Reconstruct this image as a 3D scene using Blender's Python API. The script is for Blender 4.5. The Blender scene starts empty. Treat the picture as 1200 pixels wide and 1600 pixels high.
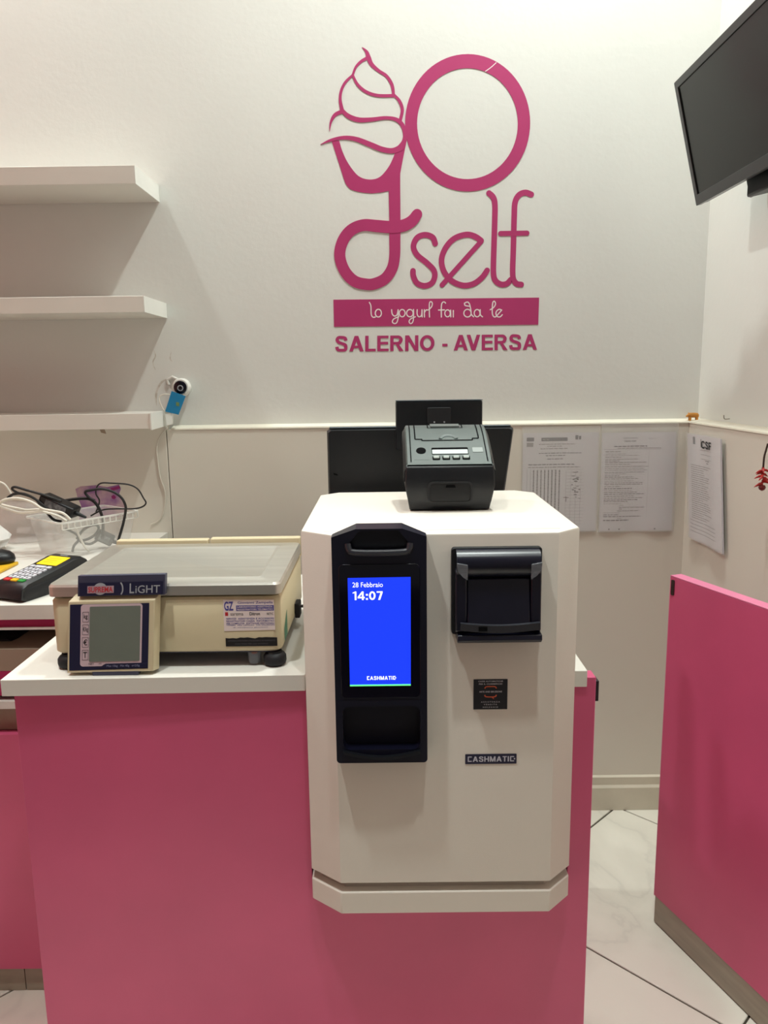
import bpy, math, random
from mathutils import Vector, Matrix
random.seed(7)
SC = bpy.context.scene
COL = SC.collection

# ------------------------------------------------------------------ camera
F = 1200.0
H = 1.34
_up = Vector((-93, 6870, 1200)).normalized()
_v = Vector((5 / F, 0, -1))
_fw = (_v - _up * _v.dot(_up)).normalized()
_rt = _fw.cross(_up)
R3 = Matrix((_rt, _fw, _up))
cam_d = bpy.data.cameras.new('camera')
cam_d.sensor_fit = 'HORIZONTAL'
cam_d.sensor_width = 36
cam_d.lens = 36 * F / 1200
cam_d.clip_start = 0.05
cam = bpy.data.objects.new('camera', cam_d)
COL.objects.link(cam)
cam.matrix_world = Matrix.Translation((0, 0, H)) @ R3.to_4x4()
SC.camera = cam

# ------------------------------------------------------------------ world, exposure
w = bpy.data.worlds.new('world')
SC.world = w
w.use_nodes = True
w.node_tree.nodes['Background'].inputs[0].default_value = (1.0, 0.94, 0.87, 1)
w.node_tree.nodes['Background'].inputs[1].default_value = 0.15
SC.view_settings.view_transform = 'Standard'
SC.view_settings.look = 'None'
SC.view_settings.gamma = 1
SC.view_settings.use_curve_mapping = False
SC.view_settings.exposure = 0.0
# ceiling downlights: x, y, watts, spot angle; last two added to lift front faces
LAMPS = [(-1.30, 1.97, 24, 180), (0.40, 1.62, 36, 180), (0.20, 0.50, 4.5, 70), (-0.60, 0.68, 7, 74)]
CEIL = 3.5


def ray(x, y):
    return R3 @ Vector(((x - 600) / F, (800 - y) / F, -1))


def PY(x, y, D):
    """point seen at photo position x, y on the vertical plane Y = D"""
    r = ray(x, y)
    p = r * (D / r.y)
    return Vector((p.x, p.y, p.z + H))


def PZ(x, y, z):
    r = ray(x, y)
    p = r * ((z - H) / r.z)
    return Vector((p.x, p.y, p.z + H))


def PX(x, y, X):
    r = ray(x, y)
    p = r * (X / r.x)
    return Vector((p.x, p.y, p.z + H))


# ------------------------------------------------------------------ materials
def lin(c):
    return tuple(((u / 255) / 12.92 if u / 255 <= .04045 else ((u / 255 + .055) / 1.055) ** 2.4) for u in c)


MATS = {}


def mat(name, rgb, rough=.5, metal=0, var=.04, scale=6, bump=0, bscale=200, spec=.5, coat=0, emit=0, emit_rgb=None,
        alpha=1, rgb2=None, ramp=(.4, .6), stretch=None):
    if name in MATS:
        return MATS[name]
    m = bpy.data.materials.new(name)
    m.use_nodes = True
    nt = m.node_tree
    b = nt.nodes['Principled BSDF']
    b.inputs['Roughness'].default_value = rough
    b.inputs['Metallic'].default_value = metal
    b.inputs['Specular IOR Level'].default_value = spec
    b.inputs['Coat Weight'].default_value = coat
    b.inputs['Coat Roughness'].default_value = .08
    c = lin(rgb)
    tc = nt.nodes.new('ShaderNodeTexCoord')
    mp = nt.nodes.new('ShaderNodeMapping')
    nt.links.new(tc.outputs['Object'], mp.inputs[0])
    if stretch:
        mp.inputs['Scale'].default_value = stretch
    n = nt.nodes.new('ShaderNodeTexNoise')
    n.inputs['Scale'].default_value = scale
    n.inputs['Detail'].default_value = 5
    nt.links.new(mp.outputs[0], n.inputs['Vector'])
    r = nt.nodes.new('ShaderNodeValToRGB')
    nt.links.new(n.outputs['Fac'], r.inputs[0])
    if rgb2:
        c2 = lin(rgb2)
        r.color_ramp.elements[0].position, r.color_ramp.elements[1].position = ramp
        r.color_ramp.elements[0].color = (*c, 1)
        r.color_ramp.elements[1].color = (*c2, 1)
    else:
        r.color_ramp.elements[0].position = .3
        r.color_ramp.elements[1].position = .7
        r.color_ramp.elements[0].color = (*[u * (1 - var) for u in c], 1)
        r.color_ramp.elements[1].color = (*[min(1, u * (1 + var)) for u in c], 1)
    nt.links.new(r.outputs[0], b.inputs['Base Color'])
    if bump:
        n2 = nt.nodes.new('ShaderNodeTexNoise')
        n2.inputs['Scale'].default_value = bscale
        n2.inputs['Detail'].default_value = 4
        nt.links.new(tc.outputs['Object'], n2.inputs['Vector'])
        bp = nt.nodes.new('ShaderNodeBump')
        bp.inputs['Strength'].default_value = bump
        bp.inputs['Distance'].default_value = .002
        nt.links.new(n2.outputs['Fac'], bp.inputs['Height'])
        nt.links.new(bp.outputs[0], b.inputs['Normal'])
    if emit:
        b.inputs['Emission Color'].default_value = (*lin(emit_rgb or rgb), 1)
        b.inputs['Emission Strength'].default_value = emit
    if alpha < 1:
        t = nt.nodes.new('ShaderNodeBsdfTransparent')
        mx = nt.nodes.new('ShaderNodeMixShader')
        mx.inputs[0].default_value = alpha
        nt.links.new(t.outputs[0], mx.inputs[1])
        nt.links.new(b.outputs[0], mx.inputs[2])
        nt.links.new(mx.outputs[0], nt.nodes['Material Output'].inputs[0])
    MATS[name] = m
    return m


WALL = mat('wall_paint', (222, 222, 217), .75, var=.025, scale=2.5, bump=.25, bscale=55)
WALLR = mat('wall_paint_right', (230, 233, 228), .7, var=.02, scale=2.5, bump=.2, bscale=60)
CEILM = mat('ceiling_paint', (235, 235, 230), .8)
PANEL = mat('wainscot_laminate', (226, 221, 209), .45, var=.015, scale=3)
LEDGE = mat('ledge_paint', (235, 230, 214), .6, var=.04, scale=30, bump=.4, bscale=60)
SKIRT = mat('skirting_paint', (214, 207, 190), .5, var=.05, scale=12)
WHITE = mat('white_laminate', (226, 222, 214), .4, var=.01)
MACH = mat('white_powder_coat', (222, 214, 204), .55, var=.008, bump=.15, bscale=900)
PINK = mat('pink_laminate', (209, 88, 128), .38, var=.05, scale=5, bump=.06, bscale=700)
PINKD = mat('pink_fascia', (178, 30, 92), .38, var=.05, scale=5)
LOGO = mat('magenta_vinyl', (178, 50, 108), .5, var=.03, scale=10)
LOGOT = mat('white_vinyl', (236, 226, 226), .5, var=.01)
BLACK = mat('black_plastic', (10, 13, 19), .38, var=.1, scale=20, bump=.1, bscale=1500)
BLACKM = mat('matte_black_plastic', (13, 15, 21), .6, var=.1, bump=.15, bscale=1500)
NAVYB = mat('glow_blue_black_plastic', (12, 13, 32), .32, var=.05)  # blue in the black stands in for the screen's glow
GLASSB = mat('glow_tinted_black_glass', (6, 6, 22), .08, var=.02)  # navy cast paints in the glow around the lit screen
PRTOP = mat('printer_grey_top', (82, 92, 90), .42, var=.05, scale=30, bump=.2, bscale=1200)
SEAM = mat('dark_seam', (6, 6, 8), .9, spec=.1)
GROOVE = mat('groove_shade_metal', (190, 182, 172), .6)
STEEL = mat('brushed_steel', (214, 212, 204), .32, metal=.8, var=.06, scale=60, stretch=(.05, 1, 1), bump=.05, bscale=300)
CREAM = mat('cream_plastic', (210, 195, 162), .5, var=.02, bump=.1, bscale=1200)
NAVY = mat('navy_plastic', (25, 27, 58), .4, var=.04)
SLATE = mat('slate_blue_plastic', (60, 60, 82), .45, var=.05)
MAUVE = mat('pale_mauve_print', (206, 180, 188), .5, var=.02)
LCD = mat('lcd_glass', (112, 118, 108), .1, var=.05, scale=12, coat=.6)
SILVER = mat('silver_print', (180, 184, 190), .4, metal=.3)
REDP = mat('red_print', (190, 40, 50), .5)
STICK = mat('white_sticker', (238, 222, 220), .5, var=.01)
BLUEP = mat('violet_blue_print', (78, 74, 150), .5)
INK = mat('grey_ink', (92, 88, 96), .7)
INKL = mat('pale_grey_ink', (150, 144, 144), .7)
INKD = mat('dark_ink', (30, 28, 30), .7)
PAPER = mat('printed_paper', (232, 228, 232), .7, var=.02, scale=9)
SLEEVE = mat('clear_plastic_sleeve', (235, 235, 232), .2, alpha=.22, bump=.5, bscale=28)
FROST = mat('frosted_plastic', (238, 236, 232), .25, alpha=.22, bump=.1, bscale=30)
FROSTR = mat('frosted_plastic_rim', (244, 242, 236), .3, alpha=.62)
FILM = mat('crumpled_plastic_film', (245, 238, 236), .12, alpha=.28, bump=1, bscale=25)
BLUECARD = mat('blue_card', (20, 128, 178), .5, var=.06, scale=40)
YELLOW = mat('yellow_label', (250, 214, 10), .5, var=.02)
GOLD = mat('yellow_card', (226, 176, 30), .5)
GREEN = mat('green_key', (40, 140, 60), .45)
REDK = mat('red_key', (205, 40, 48), .45)
YELK = mat('yellow_key', (240, 180, 20), .45)
KEY = mat('pale_key', (206, 206, 214), .45)
GREENT = mat('green_tape', (72, 132, 104), .5)
RUBBER = mat('black_rubber', (16, 16, 22), .7)
CABLEB = mat('black_cable', (26, 25, 27), .5)
CABLEW = mat('white_cable', (224, 218, 206), .5)
WHITEP = mat('white_plastic', (236, 234, 228), .4)
WOOD = mat('wooden_bear_wood', (196, 132, 50), .5, var=.2, scale=60)
CHILI = mat('red_resin', (176, 38, 36), .3, var=.15, scale=80)
PURPLE = mat('purple_stain_print', (150, 104, 160), .7, rgb2=(196, 168, 178), ramp=(.38, .62), scale=22)
MAGSPOT = mat('magenta_print', (150, 30, 110), .6)
KICK = mat('plinth_laminate', (160, 152, 134), .4, var=.12, scale=9, stretch=(1, 1, 6))
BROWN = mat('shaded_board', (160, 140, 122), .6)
GROUT = mat('grout', (70, 62, 52), .85)
TVB = mat('tv_bezel', (44, 46, 48), .3, var=.05)
TVS = mat('tv_screen', (15, 18, 17), .25, var=.03, spec=.3)
SCREENB = mat('screen_blue', (8, 30, 200), .3, emit=1.25, emit_rgb=(24, 56, 250))
SCREENW = mat('screen_white', (240, 245, 255), .3, emit=1.0, emit_rgb=(240, 244, 255))
SCREENG = mat('screen_green', (90, 240, 120), .3, emit=1.0, emit_rgb=(110, 245, 150))
CLEARGREY = mat('smoky_clear_plastic', (128, 132, 140), .15, alpha=.55)
ORANGE = mat('orange_print', (216, 96, 60), .5)
LAMPM = mat('lamp_diffuser', (255, 250, 240), .4, emit=6, emit_rgb=(255, 248, 236))
PRINTL = mat('display_strip', (182, 190, 192), .5)


def marble():
    m = bpy.data.materials.new('marble_tile')
    m.use_nodes = True
    nt = m.node_tree
    b = nt.nodes['Principled BSDF']
    b.inputs['Roughness'].default_value = .16
    b.inputs['Specular IOR Level'].default_value = .5
    g = nt.nodes.new('ShaderNodeNewGeometry')
    n = nt.nodes.new('ShaderNodeTexNoise')
    n.inputs['Scale'].default_value = 2.2
    n.inputs['Detail'].default_value = 8
    n.inputs['Distortion'].default_value = 1.2
    nt.links.new(g.outputs['Position'], n.inputs['Vector'])
    r = nt.nodes.new('ShaderNodeValToRGB')
    e = r.color_ramp.elements
    e[0].position = .35
    e[0].color = (*lin((232, 228, 216)), 1)
    e[1].position = .62
    e[1].color = (*lin((232, 228, 216)), 1)
    k = r.color_ramp.elements.new(.5)
    k.color = (*lin((218, 214, 203)), 1)
    k = r.color_ramp.elements.new(.47)
    k.color = (*lin((226, 222, 210)), 1)
    k = r.color_ramp.elements.new(.53)
    k.color = (*lin((226, 222, 210)), 1)
    nt.links.new(n.outputs['Fac'], r.inputs[0])
    nt.links.new(r.outputs[0], b.inputs['Base Color'])
    return m


MARBLE = marble()

# ------------------------------------------------------------------ helpers
MW = {}


def thing(name, label, cat, loc=(0, 0, 0), rot=(0, 0, 0), group=None, kind=None):
    o = bpy.data.objects.new(name, None)
    COL.objects.link(o)
    o.empty_display_size = .05
    o.location = loc
    o.rotation_euler = rot
    MW[o.name] = Matrix.LocRotScale(Vector(loc), __import__('mathutils').Euler(rot), Vector((1, 1, 1)))
    tag(o, label, cat, group, kind)
    return o


def tag(o, label=None, cat=None, group=None, kind=None):
    if label: o['label'] = label
    if cat: o['category'] = cat
    if group: o['group'] = group
    if kind: o['kind'] = kind
    return o


def cr(pts, n=8, closed=False):
    """Catmull-Rom through points (any dimension tuples)"""
    P = [tuple(p) for p in pts]
    out = []
    m = len(P)
    rng = range(m if closed else m - 1)
    for i in rng:
        g = (lambda k: P[k % m]) if closed else (lambda k: P[min(max(k, 0), m - 1)])
        p0, p1, p2, p3 = g(i - 1), g(i), g(i + 1), g(i + 2)
        for j in range(n):
            t = j / n
            out.append(tuple(.5 * (2 * b + (c - a) * t + (2 * a - 5 * b + 4 * c - d) * t * t + (3 * b - a - 3 * c + d) * t ** 3)
                             for a, b, c, d in zip(p0, p1, p2, p3)))
    if not closed:
        out.append(P[-1])
    return out


def rrect(x0, x1, z0, z1, r, n=4):
    o = []
    for cx, cz, a0 in ((x1 - r, z1 - r, 0), (x0 + r, z1 - r, 90), (x0 + r, z0 + r, 180), (x1 - r, z0 + r, 270)):
        for k in range(n + 1):
            a = math.radians(a0 + 90 * k / n)
            o.append((cx + r * math.cos(a), cz + r * math.sin(a)))
    return o


def ell(cx, cz, rx, rz, n=24):
    return [(cx + rx * math.cos(2 * math.pi * k / n), cz + rz * math.sin(2 * math.pi * k / n)) for k in range(n)]


class B:
    def __init__(s):
        s.v, s.f = [], []

    def add(s, v, f):
        o = len(s.v)
        s.v += [tuple(p) for p in v]
        s.f += [tuple(i + o for i in q) for q in f]
        return s

    def box(s, x0, x1, y0, y1, z0, z1):
        v = [(x, y, z) for z in (z0, z1) for x, y in ((x0, y0), (x1, y0), (x1, y1), (x0, y1))]
        return s.add(v, [(3, 2, 1, 0), (4, 5, 6, 7), (0, 1, 5, 4), (1, 2, 6, 5), (2, 3, 7, 6), (3, 0, 4, 7)])

    def loft(s, rings, cap=True, closed=True):
        n = len(rings[0])
        v = [p for r in rings for p in r]
        f = []
        for i in range(len(rings) - 1):
            for j in range(n if closed else n - 1):
                k = (j + 1) % n
                f.append((i * n + j, i * n + k, (i + 1) * n + k, (i + 1) * n + j))
        if cap:
            f.append(tuple(reversed(range(n))))
            f.append(tuple(range((len(rings) - 1) * n, len(rings) * n)))
        return s.add(v, f)

    def prism_y(s, poly, y0, y1):
        return s.loft([[(x, y0, z) for x, z in poly], [(x, y1, z) for x, z in poly]])

    def prism_z(s, poly, z0, z1):
        return s.loft([[(x, y, z0) for x, y in poly], [(x, y, z1) for x, y in poly]])

    def prism_x(s, poly, x0, x1):
        return s.loft([[(x0, y, z) for y, z in poly], [(x1, y, z) for y, z in poly]])

    def ring_y(s, outer, inner, y0, y1):
        """frame with a hole, front at y0, back at y1; loops of equal length"""
        L = [[(x, y0, z) for x, z in outer], [(x, y0, z) for x, z in inner], [(x, y1, z) for x, z in inner], [(x, y1, z) for x, z in outer]]
        L.append(L[0])
        return s.loft(L, cap=False)

    def tube(s, pts, r, n=8, cap=True):
        P = [Vector(p) for p in pts]
        rings = []
        prev = None
        for i, p in enumerate(P):
            t = (P[min(i + 1, len(P) - 1)] - P[max(i - 1, 0)])
            if t.length < 1e-9: t = Vector((0, 0, 1))
            t.normalize()
            a = prev if prev is not None else (Vector((0, 0, 1)) if abs(t.z) < .9 else Vector((1, 0, 0)))
            a = (a - t * a.dot(t))
            if a.length < 1e-6: a = t.orthogonal()
            a.normalize()
            prev = a
            b = t.cross(a)
            rr = r[i] if isinstance(r, (list, tuple)) else r
            rings.append([tuple(p + (a * math.cos(2 * math.pi * k / n) + b * math.sin(2 * math.pi * k / n)) * rr) for k in range(n)])
        return s.loft(rings, cap)

    def lathe(s, prof, c=(0, 0, 0), axis='z', n=20):
        rings = []
        for r, h in prof:
            ring = []
            for k in range(n):
                a = 2 * math.pi * k / n
                u, v = r * math.cos(a), r * math.sin(a)
                p = {'z': (u, v, h), 'y': (u, h, -v), 'x': (h, u, v)}[axis]
                ring.append((p[0] + c[0], p[1] + c[1], p[2] + c[2]))
            rings.append(ring)
        return s.loft(rings)

    def quad(s, a, b, c, d):
        return s.add([a, b, c, d], [(0, 1, 2, 3)])

    def build(s, name, m, parent=None, label=None, smooth=False, bevel=0, seg=2, world=False, kind=None, ang=35):
        v = s.v
        M = MW.get(parent.name) if parent else None
        if world and M is not None:
            Mi = M.inverted()
            v = [Mi @ Vector(p) for p in v]
        me = bpy.data.meshes.new(name)
        me.from_pydata([tuple(p) for p in v], [], s.f)
        me.validate()
        import bmesh
        bm = bmesh.new()
        bm.from_mesh(me)
        bmesh.ops.recalc_face_normals(bm, faces=bm.faces)
        bm.to_mesh(me)
        bm.free()
        me.materials.append(m)
        o = bpy.data.objects.new(name, me)
        COL.objects.link(o)
        if parent:
            o.parent = parent
            MW[o.name] = M
        else:
            MW[o.name] = Matrix.Identity(4)
        if smooth or bevel:
            for p in me.polygons: p.use_smooth = True
            me.set_sharp_from_angle(angle=math.radians(ang))
        if bevel:
            md = o.modifiers.new('bevel', 'BEVEL')
            md.width = bevel
            md.segments = seg
            md.limit_method = 'ANGLE'
            md.angle_limit = math.radians(30)
            md.harden_normals = False
        if label: o['label'] = label
        if kind: o['kind'] = kind
        return o


TXT = {}


def text_verts(body, bold=0.0):
    k = (body, bold)
    if k not in TXT:
        c = bpy.data.curves.new('txt', 'FONT')
        c.body = body
        c.offset = bold
        c.resolution_u = 3
        o = bpy.data.objects.new('txt', c)
        COL.objects.link(o)
        bpy.context.view_layer.update()
        dg = bpy.context.evaluated_depsgraph_get()
        me = bpy.data.meshes.new_from_object(o.evaluated_get(dg))
        v = [(p.co.x, p.co.y) for p in me.vertices]
        f = [tuple(p.vertices) for p in me.polygons]
        bpy.data.objects.remove(o)
        bpy.data.curves.remove(c)
        bpy.data.meshes.remove(me)
        x0, x1 = min(p[0] for p in v), max(p[0] for p in v)
        y0, y1 = min(p[1] for p in v), max(p[1] for p in v)
        TXT[k] = ([((p[0] - x0) / (x1 - x0), (p[1] - y0) / (y1 - y0)) for p in v], f)
    return TXT[k]


def put_text(b, body, bl, br, tr, tl, bold=0.0):
    """lay text onto the quad bl, br, tr, tl (3-D points) in builder b"""
    v, f = text_verts(body, bold)
    bl, br, tr, tl = map(Vector, (bl, br, tr, tl))
    b.add([(bl * (1 - s) + br * s) * (1 - t) + (tl * (1 - s) + tr * s) * t for s, t in v], f)
    return b


def text_y(b, body, x0, x1, z0, z1, y, bold=0.0):
    return put_text(b, body, (x0, y, z0), (x1, y, z0), (x1, y, z1), (x0, y, z1), bold)


def glyph(c, s):
    """bold sans capitals and digits: (width, filled polygons, curved strokes)"""
    V = lambda x: [(x, 0), (x + s, 0), (x + s, 1), (x, 1)]
    R = lambda x0, x1, z0, z1: [(x0, z0), (x1, z0), (x1, z1), (x0, z1)]
    h = s * .9
    oval_ = lambda W: [(W / 2 + (W - s) / 2 * math.cos(a), .5 + (1 - s * .92) / 2 * math.sin(a)) for a in [2 * math.pi * k / 28 for k in range(29)]]
    if c == 'A': return .80, [[(0, 0), (1.1 * s, 0), (.4 + .56 * s, 1), (.4 - .56 * s, 1)], [(.8 - 1.1 * s, 0), (.8, 0), (.4 + .56 * s, 1), (.4 - .56 * s, 1)], R(.2, .6, .22, .22 + h * .9)], []
    if c == 'V': return .76, [[(.38 - .56 * s, 0), (.38 + .56 * s, 0), (1.1 * s, 1), (0, 1)], [(.38 - .56 * s, 0), (.38 + .56 * s, 0), (.76, 1), (.76 - 1.1 * s, 1)]], []
    if c == 'L': return .58, [V(0), R(s, .58, 0, h)], []
    if c == 'E': return .63, [V(0), R(s, .63, 0, h), R(s, .60, .5 - h / 2 + .02, .5 + h / 2 + .02), R(s, .62, 1 - h, 1)], []
    if c == 'F': return .58, [V(0), R(s, .54, .5 - h / 2, .5 + h / 2), R(s, .58, 1 - h, 1)], []
    if c == 'H': return .72, [V(0), V(.72 - s), R(s, .72 - s, .5 - h / 2, .5 + h / 2)], []
    if c == 'I': return s, [V(0)], []
    if c == 'T': return .64, [V(.32 - s / 2), R(0, .64, 1 - h, 1)], []
    if c == 'N': return .73, [V(0), V(.73 - s), [(.73 - s * 1.15, 0), (.73 - s * .1, 0), (s * 1.15, 1), (s * .1, 1)]], []
    if c == 'M': return .86, [V(0), V(.86 - s), [(.43 - s * .5, 0), (.43 + s * .5, 0), (s * 1.15, 1), (s * .1, 1)], [(.43 - s * .5, 0), (.43 + s * .5, 0), (.86 - s * .1, 1), (.86 - s * 1.15, 1)]], []
    if c == 'O': return .80, [], [oval_(.80)]
    if c == '0': return .68, [], [oval_(.68)]
    if c == 'C': return .74, [], [[(.74 - s * .4 , .70), (.60, .87), (.40, 1 - s * .46), (.20, .85), (s / 2, .5), (.20, .15), (.40, s * .46), (.60, .13), (.74 - s * .4, .30)]]
    if c == 'S': return .68, [], [[(.66 - s * .45, .70), (.53, .87), (.34, 1 - s * .46), (.17, .90), (s * .55, .74), (.19, .60), (.36, .52), (.54, .43), (.68 - s * .55, .27), (.54, .11), (.34, s * .46), (.14, .12), (s * .45, .31)]]
    if c == 'R': return .74, [V(0), R(s, .42, 1 - h, 1), R(s, .42, .42, .42 + h), [(.50, 0), (.74, 0), (.46, .46), (.30, .46)]], [[(.40, 1 - h / 2), (.52, .96 - h / 2), (.69 - s / 2, .71 + h / 8), (.52, .46 + h / 2), (.40, .42 + h / 2)]]
    if c == '1': return .40, [V(.40 - s), [(0, .80 - h * .2), (0, .80 + h * .5), (.40 - s * .6, 1), (.40 - s * .6, 1 - h)]], []
    if c == '4': return .74, [R(.44, .44 + s, 0, 1), R(0, .74, .20, .20 + h), [(0, .20 + h), (s * 1.1, .20 + h), (.44 + s, 1), (.44, 1)]], []
    if c == '7': return .62, [R(0, .62, 1 - h, 1), [(.14, 0), (.14 + s * 1.15, 0), (.62, 1 - h), (.62 - s * 1.15, 1 - h)]], []
    if c == ':': return s * 1.1, [R(0, s * 1.1, .02, .02 + s * 1.1), R(0, s * 1.1, .50, .50 + s * 1.1)], []
    if c == '-': return .36, [R(0, .36, .34, .34 + s)], []
    return .36, [], []


def word(b, text, fn, s=.2, gap=.10, step=.00006):
    """lay out glyphs over the unit square; fn(u, v, d) gives the 3-D point, d a tiny lift against coincident faces"""
    tot, items = 0, []
    for c in text:
        g = glyph(c, s)
        items.append((tot, g))
        tot += g[0] + gap
        if c == 'A' and text[len(items):len(items) + 1] == 'V': tot -= .15
    tot -= gap
    k = 0
    for x0, (w_, P, C) in items:
        for poly in P:
            b.add([fn((x0 + x) / tot, z, k * step) for x, z in poly], [tuple(range(len(poly)))])
            k = (k + 1) % 5
        for cv in C:
            q = cr(cv, 5) if len(cv) < 20 else cv
            L = []
            for i, (x, z) in enumerate(q):
                a, c_ = q[max(i - 1, 0)], q[min(i + 1, len(q) - 1)]
                if len(cv) >= 20 and i in (0, len(q) - 1): a, c_ = q[-2], q[1]
                dx, dz = c_[0] - a[0], c_[1] - a[1]
                l = math.hypot(dx, dz) or 1
                L.append(((x - dz / l * s / 2), (z + dx / l * s / 2), (x + dz / l * s / 2), (z - dx / l * s / 2)))
            for p, q2 in zip(L, L[1:]):
                b.add([fn((x0 + x) / tot, z, k * step) for x, z in ((p[0], p[1]), (p[2], p[3]), (q2[2], q2[3]), (q2[0], q2[1]))], [(0, 1, 2, 3)])
            k = (k + 1) % 5
    return b


def flat(x0, x1, z0, z1, y):
    return lambda u, v, d: (x0 + (x1 - x0) * u, y - d, z0 + (z1 - z0) * v)


def stroke(b, pts, wd, y, th=.0008, smooth=6, caps=True, closed=False, grow=0.0):
    """brush stroke as a thin solid ribbon on the plane Y = y; pts (x,z); wd width or list"""
    W = wd if isinstance(wd, (list, tuple)) else [wd] * len(pts)
    q = cr([(p[0], p[1], ww) for p, ww in zip(pts, W)], smooth, closed) if smooth else [(p[0], p[1], ww) for p, ww in zip(pts, W)]
    L, Rr = [], []
    n = len(q)
    for i, (x, z, ww) in enumerate(q):
        a = q[(i - 1) % n] if closed else q[max(i - 1, 0)]
        c = q[(i + 1) % n] if closed else q[min(i + 1, n - 1)]
        dx, dz = c[0] - a[0], c[1] - a[1]
        l = math.hypot(dx, dz) or 1
        nx, nz = -dz / l * ww / 2, dx / l * ww / 2
        L.append((x + nx, z + nz))
        Rr.append((x - nx, z - nz))
    T = [th + grow * i / n for i in range(n)]
    rings = [[(l[0], y, l[1]), (l[0], y - k_, l[1]), (r[0], y - k_, r[1]), (r[0], y, r[1])] for l, r, k_ in zip(L, Rr, T)]
    if closed: rings.append(rings[0])
    b.loft(rings, cap=not closed)
    if caps and not closed:
        for (x, z, ww) in (q[0], q[-1]):
            if ww > .003:
                b.prism_y(ell(x, z, ww / 2, ww / 2, 16), y, y - th * .93)
    return b


# ================================================================== SETTING
YW, YU = 2.22, 2.255        # wainscot face, upper wall face
XW, XU = 0.872, 0.909       # the same on the right wall
ZL = 1.201                  # ledge height

# floor slab with diagonal marble tiles
fl = tag(B().box(-3.2, 3.2, -2.6, 2.6, -.12, -.004).build('floor', GROUT), 'white marble floor tiles laid diagonally', kind='structure')
S2 = .6 * math.sqrt(2)
half = .2976
tile_me = None
for i in range(-6, 7):
    for j in range(-6, 7):
        u = 2.085 + S2 * (i + .5)     # x + y
        vv = 1.515 + S2 * (j + .5)    # y - x
        cx, cy = (u - vv) / 2, (u + vv) / 2
        if not (-2.2 < cx < 1.5 and .2 < cy < 2.7): continue
        if tile_me is None:
            t = B().prism_z([(half * math.sqrt(2), 0), (0, half * math.sqrt(2)), (-half * math.sqrt(2), 0), (0, -half * math.sqrt(2))], -.01, 0) \
                .build('tile', MARBLE, fl, bevel=.0015, seg=1)
            tile_me = t
        else:
            t = tile_me.copy()
            COL.objects.link(t)
            t.parent = fl
        t.location = (cx, cy, 0)

wb = tag(B().box(-3.2, XU + .15, YU, YU + .15, 0, CEIL).build('wall_back', WALL), 'white plastered back wall', kind='structure')
for x0, x1 in ((-1.85, -.635), (-.6325, .8855)):
    B().box(x0, x1, YW, YU, .10, ZL if x1 > 0 else 1.2115).build('wainscot_panel', PANEL, wb, bevel=.001)
B().prism_x([(YU, ZL + .0105), (YW - .002, ZL + .004), (YW - .003, ZL), (YU, ZL)], -.62, XU).build('ledge', LEDGE, wb)
B().add([(-.8, YU - .001, 1.02), ], []) if False else None
wr = tag(B().box(XU, XU + .15, -1.2, YU, 0, CEIL).build('wall_right', WALLR), 'white right hand wall', kind='structure')
B().box(XW, XU, -1.2, YW + .035, .10, ZL).build('wainscot_panel', PANEL, wr, bevel=.001)
B().prism_y([(XU, ZL + .0105), (XW - .002, ZL + .004), (XW - .003, ZL), (XU, ZL)], -1.2, YU).build('ledge', LEDGE, wr)
tag(B().box(-2.15, -2.0, -2.6, YU, 0, CEIL).build('wall_left', mat('salmon_bounce_paint', (228, 160, 150), .75, var=.02, bump=.2, bscale=60)), 'unseen left hand wall, salmon pink added for warm bounce', kind='structure')  # salmon colour added out of view to bounce warm light onto the shelves
tag(B().box(-3.35, XU + .15, -2.6, YU + .15, CEIL, CEIL + .1).build('ceiling', CEILM), 'white ceiling', kind='structure')
bb = B().prism_x([(YW + .001, 0), (YW - .016, 0), (YW - .016, .075), (YW - .010, .083), (YW - .010, .108), (YW + .001, .111)], -.6, XW)
tag(bb.build('baseboard_back', SKIRT, bevel=.001), 'cream skirting along the back wall', kind='structure')
tag(B().box(XW - .014, XU, -1.2, YW - .017, 0, .1).build('baseboard_right', SKIRT), 'cream skirting along the right wall', kind='structure')

# ceiling downlights, the front pair added as fill
for k, (lx, ly, lwt, spread) in enumerate(LAMPS):
    nm = ['above the shelves', 'above the till', 'added to light the machine front', 'added to light the gate'][k]
    t = thing('ceiling_downlight', 'round recessed ceiling downlight ' + nm, 'lamp', (lx, ly, CEIL), group='ceiling downlights')
    B().lathe([(.055, -.001), (.075, -.001), (.075, -.008), (.055, -.006)], n=28).build('trim_ring', WHITEP, t)
    B().lathe([(.001, -.002), (.054, -.002), (.054, -.004), (.001, -.004)], n=24).build('diffuser', LAMPM, t)
    ld = bpy.data.lights.new('downlight', 'AREA')
    ld.shape = 'DISK'
    ld.size = .11
    ld.energy = lwt
    ld.spread = math.radians(spread)
    ld.color = (.93, 1.0, .955)
    lo = bpy.data.objects.new('downlight_lamp', ld)
    COL.objects.link(lo)
    lo.parent = t
    lo.location = (0, 0, -.012)

# ================================================================== WALL LOGO
YLg = YU - .0003


def lw(p):
    q = PY(p[0], p[1], YU)
    return (q.x, q.z)


c1 = lambda x, y: lw((480 + x / 3, 50 + y / 3))
c2 = lambda x, y: lw((480 + x / 3, 290 + y / 3))
c3 = lambda x, y: lw((500 + x / 3.3333, 460 + y / 3.3333))
PXM = YU * 1.0 / F * 1.0    # metres per photo pixel on the wall (about)
W3 = PXM / 3


def st(b, fn, pts, ws, **k):
    ws = [u * W3 for u in ws] if isinstance(ws, (list, tuple)) else ws * W3
    return stroke(b, [fn(*p) for p in pts], ws, YLg, **k)


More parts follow.
